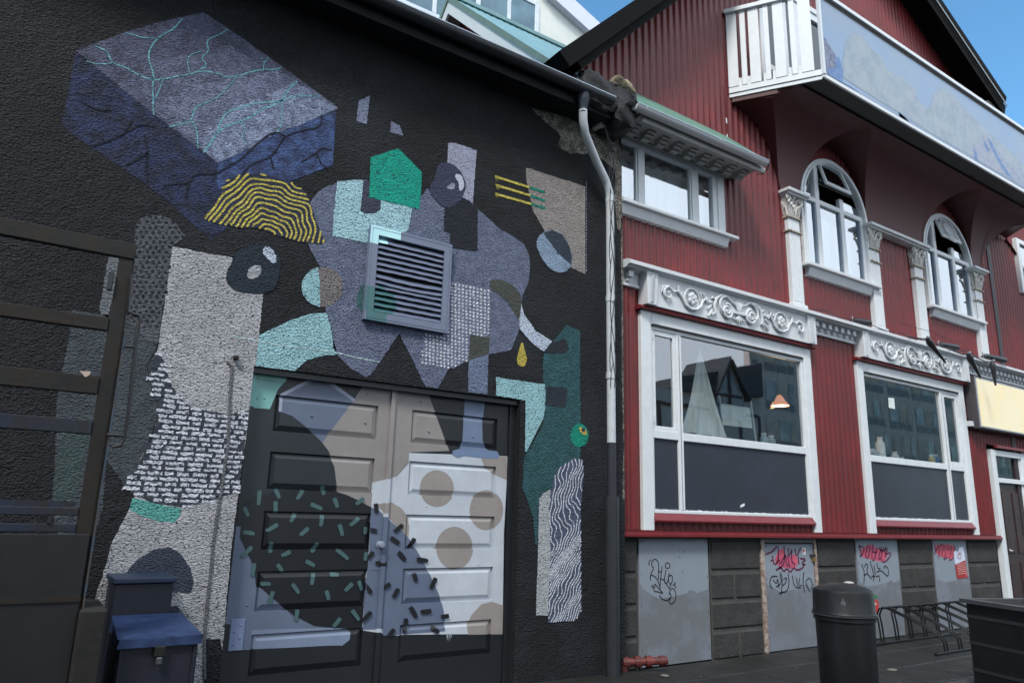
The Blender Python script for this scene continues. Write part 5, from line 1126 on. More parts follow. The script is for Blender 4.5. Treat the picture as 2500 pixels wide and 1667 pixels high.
# --- street door at the right
dm = mat('dark_red_door', (58, 40, 40), .45, (10, .002), .15, (48, 34, 36), 3)
b = MB(); bars(b, [(14.25, 14.40, .1, 2.93), (15.42, 15.58, .1, 2.93), (14.401, 15.419, 2.83, 2.93), (14.401, 15.419, 2.36, 2.44)], wt, RW-.06, RW+.04); bars(b, [(14.40, 14.46, 2.441, 2.829), (15.36, 15.419, 2.441, 2.829), (14.40, 14.46, .1, 2.359), (15.36, 15.419, .1, 2.359)], wt, RW-.03, RW+.04)
sdoor = b.build('street_door', rb, 'dark red street door with transom in a white frame')
b = MB(); b.bbox(14.46, 15.36, RW+.0, RW+.04, .12, 2.355, dm, .004)
for x0, x1 in ((14.56, 14.85), (14.97, 15.26)):
    for z0, z1 in ((.3, 1.0), (1.15, 2.2)): b.bbox(x0, x1, RW-.012, RW+.002, z0, z1, dm, .01)
b.build('door_leaf', sdoor); b = MB(); b.face([(14.46, RW+.01, 2.44), (15.36, RW+.01, 2.44), (15.36, RW+.01, 2.83), (14.46, RW+.01, 2.83)], gl_low); b.build('transom_pane', sdoor)
b = MB(); b.bbox(14.35, 15.6, RW-.12, RW-.061, 2.96, 3.01, redT, .006); b.box(15.58, 19, RW-.011, RW+.05, 0, 3.02, redS); b.tube([(14.55, RW-.03, 1.22), (14.55, RW-.05, 1.2), (14.62, RW-.05, 1.2)], .01, wt2, 6); b.build('door_hood', sdoor)
# right neighbour window
b = MB(); bars(b, [(16.62, 16.75, 6.3, 7.5), (17.6, 17.7, 6.3, 7.5), (16.75, 17.6, 7.4, 7.5), (16.75, 17.6, 6.3, 6.38)], wt, RW-.03, RW+.06); rw_ = b.build('side_window', rb); b = MB(); b.face([(16.7, RW+.02, 6.3), (17.6, RW+.02, 6.3), (17.6, RW+.02, 7.45), (16.7, RW+.02, 7.45)], gl_up); b.build('pane', rw_)
# ================================================================ green roofed wing behind the mural building
wg = thing('gabled_wing', 'small red gabled wing with green metal roof and white bargeboards behind the black eaves', 'building', (4.6, 7, 6))
GX = 4.42; e0, a0, k0 = (5.82, 6.451), (8.66, 9.22), (11.9, 6.1)
def gz(y): return 6.10+(y-5.46)*(9.22-6.10)/(8.66-5.46) if y < 8.66 else 9.22-(y-8.66)*.96
b = MB()
for (p, q, nx) in ((e0, (6.08, gz(6.08)), 6), ((6.12, gz(6.12)), a0, 60), (a0, k0, 60)):
    for i in range(nx):      # profiled sheet
        x0 = GX+i*.12; 
        for (xa, xb, h0, h1) in ((x0, x0+.04, 0, .018), (x0+.04, x0+.06, .018, .018), (x0+.06, x0+.12, .018, 0)):
            b.face([(xa, p[0], p[1]+.06+h0), (xb, p[0], p[1]+.06+h1), (xb, q[0], q[1]+.06+h1), (xa, q[0], q[1]+.06+h0)], grn)
    b.face([(GX, p[0], p[1]), (GX, q[0], q[1]), (GX+nx*.12, q[0], q[1]), (GX+nx*.12, p[0], p[1])], old)
b.box(GX-.005, GX+7.2, 8.58, 8.74, 9.26, 9.32, grn); b.build('roof', wg)
b = MB()
def rk(y0, z0, y1, z1, x0, x1, d, m):
    b.face([(x0, y0, z0), (x0, y1, z1), (x0, y1, z1-d), (x0, y0, z0-d)], m); b.face([(x0, y0, z0-d), (x0, y1, z1-d), (x1, y1, z1-d), (x1, y0, z0-d)], m); b.face([(x1, y0, z0), (x1, y0, z0-d), (x1, y1, z1-d), (x1, y1, z1)], m)
    b.face([(x0, y0, z0), (x1, y0, z0), (x1, y1, z1), (x0, y1, z1)], m)
wk = mat('knotty_white_board', (196, 200, 200), .6, (20, .003), .05, None, 6, wear=((126, 120, 112), 14, .66))
rk(5.82, 6.48, 8.66, 9.25, GX-.01, GX+.03, .26, wk); rk(8.66, 9.25, 11.9, 6.14, GX-.01, GX+.03, .26, wk); b.build('bargeboard', wg)
b = MB(); rk(5.82, 6.54, 8.66, 9.31, GX-.03, GX-.012, .10, mat('green_verge_trim', (96, 116, 106), .5)); rk(8.66, 9.31, 11.9, 6.2, GX-.03, GX-.012, .10, mat('green_verge_trim', (96, 116, 106), .5)); b.build('verge_trim', wg)
b = MB(); n = 150
for i in range(n):
    y0, y1 = 6.03+5.8*i/n, 6.03+5.8*(i+1)/n; x0, x1 = GX+.30+.008*math.cos(y0*74), GX+.30+.008*math.cos(y1*74)
    b.face([(x0, y0, 5.9), (x1, y1, 5.9), (x1, y1, gz(y1)), (x0, y0, gz(y0))], red)
b.build('gable_wall', wg)
b = MB()
for (y0, y1, z0, z1) in ((8.42, 8.48, 7.3, 8.62), (8.4805, 9.4, 7.3, 7.38)): b.bbox(GX+.25, GX+.29, y0, y1, z0, z1, wt, .004)
b.box(GX+.25, GX+.29, -.03, .03, 0, 1.55, wt, lambda p: Vector((p.x, 8.45+p.y*.9+p.z*.6, 8.66-p.z*.8+p.y*.6))); b.build('gable_window', wg)
# ================================================================ pale building far behind
pw = mat('pale_rendered_wall', (216, 220, 214), .8, (3, .01), .04, (204, 210, 206), .3); pb_ = thing('pale_building', 'tall pale rendered building with a blue window band, rising behind the roofs', 'building', (6, 13, 0))
b = MB(); pr = [(1.4, 3), (11.2, 3), (11.2, 13.75), (10.66, 13.92), (9.42, 14.32), (7.6, 15.5), (5.0, 17.2), (1.4, 17.2)]; b.prism(pr, 13.0, 22, pw); b.build('wall', pb_)
b = MB(); lav = mat('pale_roof_fascia', (206, 212, 228), .6, None, .03); b.prism([(7.2, 15.85), (9.47, 14.31), (10.72, 13.86), (11.3, 13.7), (11.5, 14.02), (10.95, 14.28), (9.75, 14.72), (7.5, 16.3)], 12.8, 22.2, lav); b.build('roof_edge', pb_)
b = MB(); bars(b, [(5.2, 5.32, 12.5, 14.1), (6.2, 6.3, 12.5, 14.1), (7.32, 7.44, 12.5, 14.1), (8.2, 8.3, 12.5, 14.1), (9.02, 9.14, 12.5, 14.1), (5.32, 9.02, 13.98, 14.1), (5.32, 9.02, 12.4, 12.5)], mat('blue_white_frame', (206, 216, 226), .4), 12.94, 13.0, .006); wb_ = b.build('window_band', pb_)
for a_, c_ in ((5.32, 6.2), (6.3, 7.32), (7.44, 8.2), (8.3, 9.02)): b = MB(); b.box(a_, c_, 12.965, 12.975, 12.5, 13.98, mat('blue_window_glass', (86, 124, 140), .15, None, .2, (60, 96, 116), .8, spec=.8)); b.build('pane', wb_)
# ================================================================ across the street (seen in the shop glass), plus an added unseen shade house
oh = thing('timber_framed_house', 'dark roofed timber framed house across the street, mirrored in the shop window', 'building', (27, -10, 0))
rf = mat('dark_slate_roof', (62, 64, 70), .7, (6, .01), .2); tw = mat('grey_green_render', (212, 190, 180), .8, None, .1); tb = mat('dark_timber', (50, 52, 58), .7)
b = MB(); b.prism([(20.4, 0), (29.0, 0), (29.0, 7.45), (23.2, 7.1), (20.4, 6.95)], -9.9, -15, tw); b.build('wall', oh)
b = MB(); b.prism([(23.0, 7.0), (28.95, 7.3), (28.95, 8.95), (27.0, 8.4), (23.2, 7.55)], -9.6, -15.5, rf)
for (p, q) in (((25.2, 6.9), (26.25, 8.62)), ((26.25, 8.62), (27.5, 6.9))): b.prism([p, q, (q[0], q[1]+.22), (p[0]-(.1 if p[0] < 26 else -.1), p[1]+.1)], -9.2, -12, rf)
b.build('roof', oh)
b = MB(); b.prism([(25.35, 6.0), (27.3, 6.0), (27.3, 7.1), (26.25, 8.6), (25.35, 7.1)], -9.4, -9.8, mat('dormer_glass_grey', (160, 146, 146), .3, None, .1)); b.build('dormer_front', oh)
b = MB()
for x in (20.6, 22.2, 24.2, 25.9, 27.4, 28.8): b.box(x, x+.16, -9.88, -9.84, 0, 6.4, tb)
for z_ in (2.9, 5.0, 6.3): b.box(20.5, 28.9, -9.84, -9.82, z_, z_+.14, tb)
b.box(26.17, 26.33, -9.38, -9.34, 6.0, 8.5, tb); b.box(25.5, 27.1, -9.38, -9.34, 7.0, 7.1, tb); b.box(25.4, 27.2, -9.38, -9.34, 6.55, 6.62, tb); b.build('timber_frame', oh)
of = thing('glass_office_block', 'grey glazed office block across the street, mirrored in the shop windows', 'building', (60, -24, 0))
og = mat('office_grey_frame', (206, 176, 166), .5, None, .08); ogl = mat('office_window', (190, 160, 152), .25, None, .2, (124, 104, 104), .35, spec=.9); osp = mat('office_spandrel', (104, 88, 94), .3); ob = mat('office_blind', (232, 200, 176), .8, None, .15, (206, 180, 164), .4)
b = MB(); fp = [(46.5, -24), (110, -24), (110, -40), (66, -40)]; b.face([(p[0], p[1], 22) for p in fp], og)
for k in range(4): p, q = fp[k], fp[(k+1) % 4]; b.face([(p[0], p[1], 0), (q[0], q[1], 0), (q[0], q[1], 22), (p[0], p[1], 22)], og)
b.build('wall', of)
b = MB()
for j in range(7):
    z0 = .6+j*3.1
    for i in range(42):
        x0 = 46.8+i*1.5; wdt = 1.32 if i % 3 else .7
        b.face([(x0, -23.96, z0+1.0), (x0+wdt, -23.96, z0+1.0), (x0+wdt, -23.96, z0+2.6), (x0, -23.96, z0+2.6)], ogl if (i*7+j*3) % 5 < 2 else ob)
        b.face([(x0, -23.96, z0+.3), (x0+wdt, -23.96, z0+.3), (x0+wdt, -23.96, z0+.92), (x0, -23.96, z0+.92)], osp)
b.build('window_grid', of)
gh = thing('grey_house', 'plain grey house at the far side of the street, mirrored dimly in the left pane', 'building', (14, -12, 0))
b = MB(); b.box(9, 19.8, -22, -12, 0, 5.6, mat('grey_house_wall', (140, 152, 158), .8, None, .1)); b.build('wall', gh)
b = MB(); b.prism([(8.8, 5.6), (20, 5.6), (20, 6.3), (19, 6.6), (8.8, 6.6)], -11.8, -22.2, rf); b.build('roof', gh)
nh = thing('unseen_shade_house', 'unseen dark house block added to shade the left part of the mural', 'building', (-6, -3.6, 0))  # added out of view to block sky light from the mural's left side
b = MB(); b.box(-30, -.6, -18, -3.0, 0, 12.0, mat('shade_house_dark', (60, 60, 62), .8, None, .15)); b.build('wall', nh)
b = MB(); b.prism([(-30.4, 12), (-.3, 12), (-.3, 12.3), (-30.4, 12.3)], -2.7, -18.4, rf); b.build('roof', nh)

# ================================================================ things inside the shop windows
def tp(spec, Y): return tr(spec, Y)
gz_m = bpy.data.materials.new('gauze'); gz_m.use_nodes = True; t_ = gz_m.node_tree; bs = t_.nodes['Principled BSDF']; bs.inputs['Base Color'].default_value = (.86, .90, .88, 1); bs.inputs['Roughness'].default_value = .8
ms = t_.nodes.new('ShaderNodeMixShader'); tr_ = t_.nodes.new('ShaderNodeBsdfTransparent'); nz_ = t_.nodes.new('ShaderNodeTexNoise'); nz_.inputs['Scale'].default_value = 3; mm_ = t_.nodes.new('ShaderNodeMath'); mm_.operation = 'MULTIPLY_ADD'; mm_.inputs[1].default_value = .35; mm_.inputs[2].default_value = .72
t_.links.new(nz_.outputs[0], mm_.inputs[0]); t_.links.new(mm_.outputs[0], ms.inputs[0]); t_.links.new(tr_.outputs[0], ms.inputs[1]); t_.links.new(bs.outputs[0], ms.inputs[2]); t_.links.new(ms.outputs[0], t_.nodes['Material Output'].inputs[0])
YI = RW+.22; apx_ = tr('H 638 862', YI)[0]; bl, br_ = tr('H 525 1440 840 1482', YI); b = MB(); n = 30
for i in range(n):
    for j in range(14):
        q = []
        for a_, c_ in ((i, j), (i+1, j), (i+1, j+1), (i, j+1)):
            u, v = a_/n, c_/14; sag = .05*math.sin(v*math.pi)*(2*u-1)*-1
            x = apx_[0]+(bl[0]+(br_[0]-bl[0])*u-apx_[0])*v+sag*v; z = apx_[1]+(bl[1]+(br_[1]-bl[1])*u-apx_[1])*v-.03*math.sin(v*3)*(u > .5)*(u-.5)
            q.append((x, YI+.05*v*math.sin(u*19+v), z))
        b.face(q, gz_m)
b.build('gauze_drape', None, 'pale gauze drape hanging in a narrow triangle behind the nearer shop window', True, cat='curtain')
yb_ = RW+.45; bn = thing('cloth_screen', 'pale cloth screen stretched between two poles inside the nearer shop window', 'screen', (7.9, yb_, 1.4))
pt = tr('H 780 1245 985 1275 1000 1415 790 1390', yb_); b = MB(); b.face([(p[0], yb_, p[1]) for p in pt], mat('screen_cloth', (226, 236, 234), .8, None, .1)); b.build('cloth', bn)
for s_ in ('H 765 1192 790 1420', 'H 980 1225 1015 1500'): b = MB(); q = tr(s_, yb_); b.tube([(q[0][0], yb_-.02, q[0][1]), (q[1][0], yb_-.02, q[1][1])], .012, wt2, 8); b.build('pole', bn)
yl = RW+1.0; lx, lz = onY('H', 1188, 1260, yl); pl = thing('pendant_lamp', 'lit copper pendant lamp hanging inside the nearer shop window', 'lamp', (lx, yl, lz))
b = MB(); b.lathe([(.02, .17), (.045, .145), (.085, .07), (.145, .0), (.14, -.005), (.08, .06), (.015, .13)], (lx, yl, lz), mat('copper_shade', (200, 120, 90), .35, metal=.4, emit=((1, .42, .25), .35)), 24); b.build('lamp_shade', pl, smooth=True)
b = MB(); b.tube([(lx, yl, lz+.19), (lx, yl, 4.33)], .006, drk, 6); b.build('cord', pl)
b = MB(); b.lathe([(0, .01), (.13, .008), (.132, -.002), (0, -.004)], (lx, yl, lz), mat('lamp_glow', (255, 214, 170), .5, emit=((1, .66, .42), 1.5)), 24); b.build('bulb', pl)
ld = bpy.data.lights.new('lamp_light', 'POINT'); ld.energy = 8; ld.color = (1, .7, .45); ld.shadow_soft_size = .08; lo = bpy.data.objects.new('lamp_light', ld); COL.objects.link(lo); lo.location = (lx, yl, lz-.08); lo.parent = pl; lo.matrix_parent_inverse = Matrix.Translation(-Vector(pl.location))
yx = RW+2.2; ex = thing('exit_sign', 'small lit exit sign with a down arrow inside the shop', 'sign', (*[onY('H', 1140, 1255, yx)[0]], yx, 2.9))
b = MB(); q = tr('H 1120 1235 1165 1228 1165 1275 1120 1282', yx); b.prism(q, yx, yx+.03, mat('exit_green', (70, 90, 74), .4)); b.build('panel', ex)
b = MB(); em = mat('exit_light', (230, 210, 120), .5, emit=((1, .8, .4), .8)); G(b, em, .02, 'H 1136 1238 1136 1270', yx-.003, 0); b.flat(tr('H 1124 1258 1148 1255 1136 1274', yx), yx-.003, em); G(b, em, .014, 'H 1152 1240 1152 1256;H 1152 1240 1163 1238;H 1122 1279 1150 1275', yx-.003, 0); b.build('arrow', ex)
sill_y = RW+.14
def jar(x, z, r, h, c, lab, cat, cap=None):
    o = thing(cat if cat != 'carton' else 'carton', lab, cat, (x, sill_y, z)); m_ = mat(cat+'_%d_%d_%d' % c, c, .35)
    b = MB()
    if cat == 'carton': b.bbox(x-r, x+r, sill_y-r, sill_y+r, z, z+h, m_, .006)
    else: b.lathe([(0, 0), (r, 0), (r*1.02, h*.1), (r, h*.8), (r*.6, h*.92), (r*.6, h)], (x, sill_y, z), m_, 18)
    b.build('body', o, smooth=(cat != 'carton')); b = MB(); b.lathe([(r*.66, h), (r*.66, h+.03), (0, h+.03)], (x, sill_y, z), mat('cap_%d' % (cap or 200), (cap or 200,)*3, .4), 16); b.build('lid', o)
sh = MB(); sh.bbox(5.95, 9.0, RW+.055, RW+.30, 2.50, 2.535, wt2, .004); sh.build('inner_sill', rb); sh = MB(); sh.bbox(10.4, 13.4, RW+.055, RW+.30, 2.50, 2.535, wt2, .004); sh.build('inner_sill', rb)
zt_ = 2.536
for (w_, x, r_, h, c, lab, cat) in (('H', 1078, .055, .17, (150, 170, 176), 'glass jar on the sill of the nearer shop window', 'jar'), ('H', 1125, .06, .15, (160, 176, 178), 'grey jar right of the glass jar on the sill', 'jar'),
        ('J', 1870, 0, 0, 0, 0, 0), ('K', 1375, .07, .34, (214, 222, 224), 'tall white roll standing on the sill of the farther window', 'paper roll'), ('K', 1470, .06, .14, (206, 214, 218), 'short white cup on the farther sill', 'cup'),
        ('K', 1515, .05, .07, (30, 130, 150), 'small teal pot beside the white cup', 'pot'), ('K', 1718, .05, .17, (190, 170, 80), 'yellow tin on the farther sill', 'tin'), ('K', 1750, .045, .18, (50, 90, 150), 'blue bottle beside the yellow tin', 'bottle')):
    if h: jar(onY(w_, x, 150 if w_ == 'K' else 1480, sill_y)[0], zt_, r_, h, c, lab, cat.replace(' ', '_') if False else cat)
x = onY('K', 1320, 130, sill_y)[0]; b = MB(); lumpy = mat('plastic_bag', (170, 178, 184), .4)
for k in range(6): b.blob((x+random.uniform(-.07, .07), sill_y+random.uniform(-.03, .03), zt_+.06+random.uniform(-.02, .05)), .08, .06, .07, lumpy, 8)
tag(b.build('plastic_bag', None, 'crumpled plastic bag at the left end of the farther sill', True), cat='bag')
x = onY('H', 1250, 1530, sill_y)[0]; b = MB(); b.bbox(x-.16, x+.16, sill_y-.06, sill_y+.06, zt_, zt_+.05, mat('yellow_tray', (206, 184, 90), .5), .01); tag(b.build('yellow_tray', None, 'low yellow tray at the right of the nearer sill'), cat='tray')
b = MB(); q = tr('S 792 1083 860 1090 872 1216 800 1200', RW+.004); b.face([(p[0], RW+.004, p[1]) for p in q], mat('paper_notice', (214, 224, 222), .6)); tag(b.build('paper_notice', None, 'blank white paper notice taped to the farther shop window'), cat='notice')

# ================================================================ lamps and cable on the string course
bm_ = mat('black_fitting', (42, 42, 46), .4, spec=.5); chm = mat('bright_metal', (170, 172, 176), .25, metal=.8)
for i, (s_, y_) in enumerate((('J 1690 920 1815 1078', 5.62), ('J 1970 1025 2055 1182', 5.60), ('J 2135 1078 2158 1235', 5.60))):
    (xa, za), (xb, zb) = tr(s_, y_); lab = ('black spot arm reaching down over the far scroll panel', 'black spot arm between the scroll panel and the light box', 'black spot arm hanging in front of the light box')[i]
    o = thing('spot_arm', lab, 'spotlight', (xa, y_, za), 'spot arms on the cornice'); b = MB(); b.tube([(xa-.01, RW-.18, 4.53), (xa, y_+.1, za+.03), (xa, y_, za)], .012, bm_, 8); b.build('bracket', o)
    b = MB(); b.tube([(xa, y_, za+.02), (xa+(xb-xa)*.15, y_, za+(zb-za)*.15), (xa+(xb-xa)*.35, y_, za+(zb-za)*.35), (xb, y_, zb)], [.03, .055, .04, .016], bm_, 10); b.build('arm', o, smooth=True)
    b = MB(); b.tube([(xa-.03, y_-.02, za+.03), (xa+.03, y_-.02, za+.04)], .018, chm, 8); b.build('clamp', o)
for i, (s_, y_) in enumerate((('J 1180 805 1285 825', 5.98), ('J 1770 968 1885 990', 5.95), ('J 2080 1098 2215 1105', 5.9))):
    (xa, za), (xb, zb) = tr(s_, y_); za = max(za, 4.56); zb = za
    o = thing('floodlight', ('black floodlight lying on the cornice left of the second pilaster', 'black floodlight lying on the cornice above the far scroll panel', 'black floodlight lying on the cornice above the light box')[i], 'floodlight', (xa, y_, 4.54), 'floodlights on the cornice')
    b = MB(); b.tube([(xa, y_, za+.0), (xa+.1, y_, za+.02), (xb-.05, y_-.02, zb+.03), (xb, y_-.03, zb+.03)], [.03, .045, .06, .05], bm_, 10); b.build('body', o, smooth=True)
    b = MB()
    for k in (0, .5, 1): b.tube([(xa+(xb-xa)*k, y_, 4.535), (xa+(xb-xa)*k, y_, za+.075)], .009, chm, 6)
    b.build('bracket', o)
b = MB(); pts = [(9.1+i*.15, RW-.15-.03*math.sin(i*.9), 4.55+.02*abs(math.sin(i*.7))) for i in range(40)]; b.tube(pts, .007, bm_, 5); tag(b.build('cable', None, 'black cable trailing along the top of the string course'), cat='cable')
b = MB(); pts = [(11.0+(12.0-11.0)*i/12, 5.75, 4.66-.02*math.sin(math.pi*i/12)) for i in range(13)]+[(12.0+(13.2-12)*i/12, 5.75, 4.66-.06*math.sin(math.pi*i/12)) for i in range(13)]; b.tube(pts, .004, bm_, 4)
tag(b.build('wire', None, 'thin black wire strung between the spot arms'), cat='cable')

# ================================================================ litter bin
def binpos(pxx, depth): d = fw+rt*((pxx-1250)/F_PX)-up*((1430-833.5)/F_PX); p = CAM+d*depth; return p.x, p.y
bx, by = binpos(2056, 6.2); dpl = mat('black_plastic', (20, 21, 23), .5, (30, .002), .2, (28, 28, 30), 4, spec=.5)
bi = thing('litter_bin', 'round black litter bin with domed hooded lid in front of the grey panels', 'litter bin', (bx, by, 0))
b = MB(); b.lathe([(.0, 0), (.21, 0), (.22, .02), (.228, .60), (.232, .80), (.244, .805), (.244, .835), (.232, .84)], (bx, by, 0), dpl, 48); b.build('body', bi, smooth=True)
b = MB(); prof = [(.249, .845), (.253, .86), (.244, .875), (.24, 1.02), (.232, 1.045), (.185, 1.072), (.10, 1.093), (.05, 1.098), (0, 1.10)]
b.lathe(prof, (bx, by, 0), dpl, 48)
th = math.atan2(-by, -bx)
b.build('lid', bi, smooth=True)
b = MB(); mt = mat('bin_band', (70, 72, 75), .3, spec=.6); b.lathe([(.236, .84), (.256, .842), (.257, .852), (.243, .856)], (bx, by, 0), mt, 48); b.build('rim_band', bi, smooth=True)
b = MB(); wm = mat('worn_white_print', (104, 104, 108), .6)
for a, zz, hh, ww in ((0, .97, .05, .010), (.05, .955, .03, .012), (-.05, .955, .03, .012), (.02, .94, .06, .005)):
    t0 = th+a; r_ = .2445; p = [(bx+r_*math.cos(t0-ww*2), by+r_*math.sin(t0-ww*2)), (bx+r_*math.cos(t0+ww*2), by+r_*math.sin(t0+ww*2))]
    b.face([(p[0][0], p[0][1], zz-hh/2), (p[1][0], p[1][1], zz-hh/2), (p[1][0], p[1][1], zz+hh/2), (p[0][0], p[0][1], zz+hh/2)], wm)
b.build('worn_emblem', bi)
b = MB(); b.blob((bx+.10, by+.0, 1.096), .05, .04, .012, mat('crumpled_white_litter', (190, 190, 186), .6), 8); tag(b.build('litter', None, 'scrap of white litter on top of the round black bin', True), cat='litter')
# square planter bin at the right edge
q_ = binpos(2496, 7.2); sb = thing('square_bin', 'dark square container with flat rim at the right edge', 'container', (q_[0], q_[1], 0))
cx_, cy_ = q_; a_ = R(-20)
def rot(p): return Vector((cx_+(p.x)*math.cos(a_)-p.y*math.sin(a_), cy_+p.x*math.sin(a_)+p.y*math.cos(a_), p.z))
b = MB(); b.box(-.36, .36, -.34, .34, 0, .84, dpl, rot); b.build('body', sb)
b = MB()
for z0 in (.2, .45, .7): b.box(-.365, .365, -.345, .345, z0, z0+.03, mat('container_band', (54, 55, 58), .4), rot)
b.build('moulded_bands', sb)
b = MB()
for xx in (-.30, -.10, .10, .28): b.box(xx, xx+.02, -.350, -.340, .0, .838, dpl, rot)
b.build('moulded_ribs', sb)
b = MB(); b.box(-.40, .40, -.38, -.30, .84, .88, mt, rot); b.box(-.40, .40, .30, .38, .84, .88, mt, rot); b.box(-.40, -.32, -.30, .30, .84, .88, mt, rot); b.box(.32, .40, -.30, .30, .84, .88, mt, rot); b.build('rim', sb)
# ================================================================ bicycle rack
rkk = thing('bicycle_rack', 'dark tubular steel bicycle rack of slanting hoops by the plinth', 'bicycle rack', (10.9, 5.5, 0)); stl = mat('dark_steel_tube', (32, 33, 34), .35, (40, .001), .1, metal=.5)
for i in range(6):
    x = 9.75+i*.36; b = MB()
    for dx in (0, .07): b.tube([(x+dx, 5.72, .05), (x+dx, 5.74, .30), (x+dx, 5.76, .42), (x+dx, 5.72, .50), (x+dx, 5.62, .52), (x+dx+.05, 5.2, .36), (x+dx+.07, 5.05, .29), (x+dx+.08, 4.97, .2), (x+dx+.08, 4.96, .05)], .011, stl, 8)
    b.build('hoop', rkk, smooth=True)
for y_ in (5.72, 4.96): b = MB(); b.bbox(9.6, 11.8, y_-.02, y_+.02, .045, .085, stl, .006); b.build('base_rail', rkk)
b = MB(); b.tube([(9.65, 5.62, .53), (11.75, 5.62, .53)], .012, stl, 8); b.build('top_rail', rkk)
# red pipe valve
rp = mat('red_pipe_paint', (110, 48, 46), .5, (20, .003), .2, (80, 40, 38), 8); px_, pz_ = onY('I', 250, 1440, 5.95)
vv = thing('red_standpipe', 'stubby red pipe inlet with collars at the foot of the wall beside the corner', 'pipe', (px_, 5.95, .0))
A_ = Vector((px_-.25, 6.05, .13)); B_ = Vector((px_+.20, 5.80, .16)); pr_ = []
b = MB(); b.tube([A_+(B_-A_)*t for t in (0, .3, .7, 1)], .04, rp, 14); b.tube([A_+(B_-A_)*.1+Vector((0, 0, -.02)), A_+(B_-A_)*.1+Vector((0, 0, -.13))], .05, rp, 12); b.build('pipe', vv, smooth=True)
for t in (.15, .4, .62, .9): b = MB(); p = A_+(B_-A_)*t; d_ = (B_-A_).normalized()*.03; b.tube([p-d_, p+d_], .058 if t < .9 else .05, rp, 14); b.build('collar', vv)
# ================================================================ steel frame at the left
fy = 4.9; sf = thing('steel_frame', 'tall rusty steel frame with cross bars and latch rod beside the pale figure', 'steel frame', (.35, fy, 0))
rs_ = mat('rusty_dark_steel', (34, 34, 33), .6, (18, .004), .2, (42, 36, 31), 3, metal=.2); bs_ = mat('blue_painted_steel', (30, 38, 56), .5, (14, .003), .25, (34, 34, 36), 5)
b = MB(); b.bbox(.325, .405, fy-.01, fy, 0, 3.13, rs_, .003); b.bbox(.405, .412, fy-.01, fy+.09, 0, 3.13, rs_, .002); b.build('post', sf)
b = MB(); b.bbox(.414, .424, fy-.03, fy+.02, .0, 2.62, mat('blue_edge_strip', (56, 72, 90), .4, (20, .002), .3, (70, 64, 60), 6), .002); b.build('edge_strip', sf)
for z0, z1, m_ in ((3.07, 3.17, rs_), (2.60, 2.68, rs_), (2.215, 2.32, rs_), (1.98, 2.06, bs_), (1.52, 1.565, bs_), (1.43, 1.475, bs_)):
    b = MB(); b.bbox(-2.6, .324 if z1 < 3 else .41, fy-.02, fy+.03, z0, z1, m_, .004)
    if z0 < 2.0 and z0 > 1.5: pass
    b.build('cross_bar', sf)
for zz in (1.60,): b = MB(); b.bbox(-2.6, .40, fy-.024, fy-.006, .45, 1.42, mat('dark_steel_sheet', (28, 29, 31), .5, (4, .006), .15), .004); b.build('sheet', sf)
b = MB(); b.box(-2.6, .30, fy-.012, fy-.004, 1.568, 1.60, bs_); b.box(-2.6, .40, fy-.034, fy-.025, 1.06, 1.09, rs_); b.box(.18, .20, fy-.03, fy-.0, 1.478, 1.518, bs_); b.build('sheet_trim', sf)
xx, zz = tr('B 580 1040', fy-.022)[0]; b = MB(); b.flat(ragged(tr('B 548 1022 622 1030 600 1060 572 1058', fy-.0225), .004, 3), fy-.0226, mat('paint_chip', (190, 170, 156), .6)); b.build('paint_chip', sf)
b = MB(); yr = fy-.05; P = tr('B 830 165 B 870 630 B 950 650 B 930 860 B 850 855', yr)
rod = [(.405, yr, P[1][1]+.25), (.415, yr, P[1][1]+.01), (.45, yr, P[1][1]), (P[2][0], yr, P[2][1]+.005), (P[2][0]+.012, yr, P[2][1]-.03)]
q2 = tr('B 945 700 B 925 860 B 905 1060 B 880 1290 B 850 1480 B 825 1530', yr); rod += [(p[0], yr, p[1]) for p in q2]; e_ = tr('B 740 1540', yr)[0]; rod += [(e_[0]+.02, yr, e_[1])]
b.tube(rod, .011, bm_, 8)
for s_ in ('B 850 855 925 860', 'B 730 1458 845 1465'): q2 = tr(s_, yr); b.tube([(p[0], yr, p[1]) for p in q2], .010, bm_, 8)
b.build('latch_rod', sf, smooth=True)
b = MB(); q2 = tr('B 760 345 B 780 480', fy-.03); b.bbox(q2[0][0]-.01, q2[0][0]+.02, fy-.04, fy-.01, q2[1][1], q2[0][1], bm_, .006); b.build('catch', sf)
# blue boxes
yb2 = 5.55; (xa, za), (xb, zb) = tr('C 792 885 1152 1195', yb2); bx1 = thing('blue_cabinet', 'upright dark blue metal cabinet standing against the pale figure', 'cabinet', ((xa+xb)/2, yb2, 0)); nav = mat('navy_metal', (30, 32, 42), .5, (10, .003), .12, (28, 31, 44), 4); bl_ = mat('worn_blue_paint', (34, 48, 84), .5, (16, .003), .25, (42, 62, 98), 7, wear=((84, 108, 130), 16, .68))
b = MB(); b.bbox(xa, xb, yb2, MW-.03, .0, za-.02, nav, .008); b.build('body', bx1); b = MB(); b.bbox(xa-.015, xb+.015, yb2-.02, MW-.02, za-.022, za+.012, mat('cabinet_lid_blue', (38, 50, 72), .5, (16, .003), .2), .006); b.build('lid', bx1)
yb3 = 4.95; (xa, za), (xb, zb) = tr('C 815 1210 1382 1290', yb3); bx2 = thing('grit_box', 'low blue steel box with worn bright blue lid in front of the upright cabinet', 'box', ((xa+xb)/2, yb3, 0))
b = MB(); b.bbox(xa+.01, xb-.015, yb3+.02, 5.50, .0, zb+.01, nav, .008); b.build('body', bx2)
b = MB(); ztop = zb+.035; b.prism([(xa, zb-.02), (xb, zb-.02), (xb-.01, zb+.03), (xa+.01, zb+.03)], yb3-.01, yb3+.0, bl_)
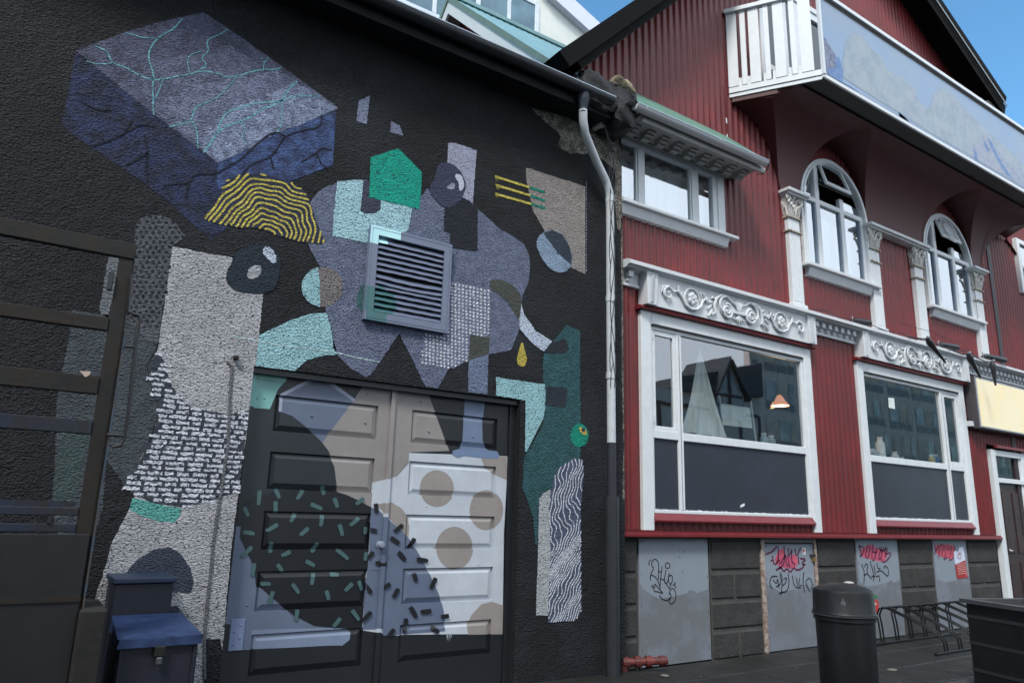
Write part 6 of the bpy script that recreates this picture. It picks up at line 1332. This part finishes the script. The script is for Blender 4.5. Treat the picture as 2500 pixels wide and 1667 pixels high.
b.face([(xa, yb3, zb+.03), (xb, yb3, zb+.03), (xb-.03, 5.52, zb+.09), (xa+.02, 5.52, zb+.09)], bl_); b.face([(xb, yb3, zb+.03), (xb, yb3, zb-.02), (xb-.03, 5.52, zb-.0), (xb-.03, 5.52, zb+.09)], bl_); b.face([(xa, yb3, zb-.02), (xa, yb3, zb+.03), (xa+.02, 5.52, zb+.09), (xa+.02, 5.52, zb)], bl_); b.build('lid', bx2)
b = MB(); xs_, zs_ = tr('C 950 1320', yb3)[0]; b.flat(ragged(circ('C', 955, 1320, 40, 22, 12, yb3+.018), .008, 2), yb3+.0185, mat('bare_scratch', (96, 100, 104), .6)); b.build('scratch', bx2)
b = MB(); xm_ = (xa+xb)/2; b.bbox(xm_-.03, xm_+.03, yb3-.02, yb3+.018, zb-.075, zb-.018, rs_, .004); b.bbox(xm_-.018, xm_+.018, yb3-.028, yb3-.0, zb-.12, zb-.078, mat('padlock_steel', (90, 92, 94), .3, metal=.6), .006); b.build('hasp', bx2)
b = MB()
for xx in (xa+.02, xb-.045): b.bbox(xx, xx+.022, yb3+.008, yb3+.0195, .02, zb-.03, nav, .003)
b.build('corner_rib', bx2)
b = MB(); (x1_, z1_), (x2_, z2_) = tr('C 550 1085 720 1262', 4.8); b.bbox(x1_, x2_, 4.8, 5.3, 0, z1_, mat('dark_stone', (32, 31, 30), .8, (12, .01), .2), .015); tag(b.build('stone_block', None, 'dark rough stone block at the foot of the steel frame'), cat='stone block')
# chain of drips: cable in the wall chase
b = MB(); q2 = tr('B 1560 960 B 1590 1000 B 1575 1200 B 1560 1568 C 1545 60 C 1520 260 C 1490 420 C 1460 640 C 1440 860 C 1420 1040 C 1400 1280 C 1400 1560', MW-.02); b.tube([(p[0], MW-.006, p[1]) for p in q2], .012, mat('painted_conduit', (112, 114, 120), .6, 'stucco', .15), 8); b.build('conduit', mb)
x_, z_ = onY('B', 1608, 935, MW); b = MB(); b.bbox(x_-.018, x_+.018, MW-.05, MW, z_-.014, z_+.014, rs_, .003); b.build('bolt_stub', mb)
# litter flecks on the pavement
b = MB(); lm = mat('pale_litter', (104, 102, 96), .8)
for k in range(90):
    x, y = random.uniform(5.5, 13), random.uniform(4.3, 6.0); s_ = random.uniform(.004, .013); a = random.random()*6
    b.face([(x+s_*math.cos(a+t), y+s_*math.sin(a+t), .058+.002*math.sin(t+k)) for t in (0, 1.4, 3.0, 4.6)], lm)
b.build('pavement_litter', kind='stuff')
for k, (w_, x, y, lab) in enumerate((('I', 1955, 1495, 'crumpled pale paper on the ground between the bins'), ('I', 400, 1535, 'small tan scrap on the ground below the first grey panel'))):
    a_, c_ = px(w_, x, y); d_ = fw+rt*((a_-1250)/F_PX)-up*((c_-833.5)/F_PX); t = (.06-1.6)/d_.z; P_ = CAM+d_*t; b = MB(); b.blob(tuple(P_), .07-.03*k, .05, .012, lm, 7); tag(b.build('paper_scrap', None, lab, True), cat='litter')
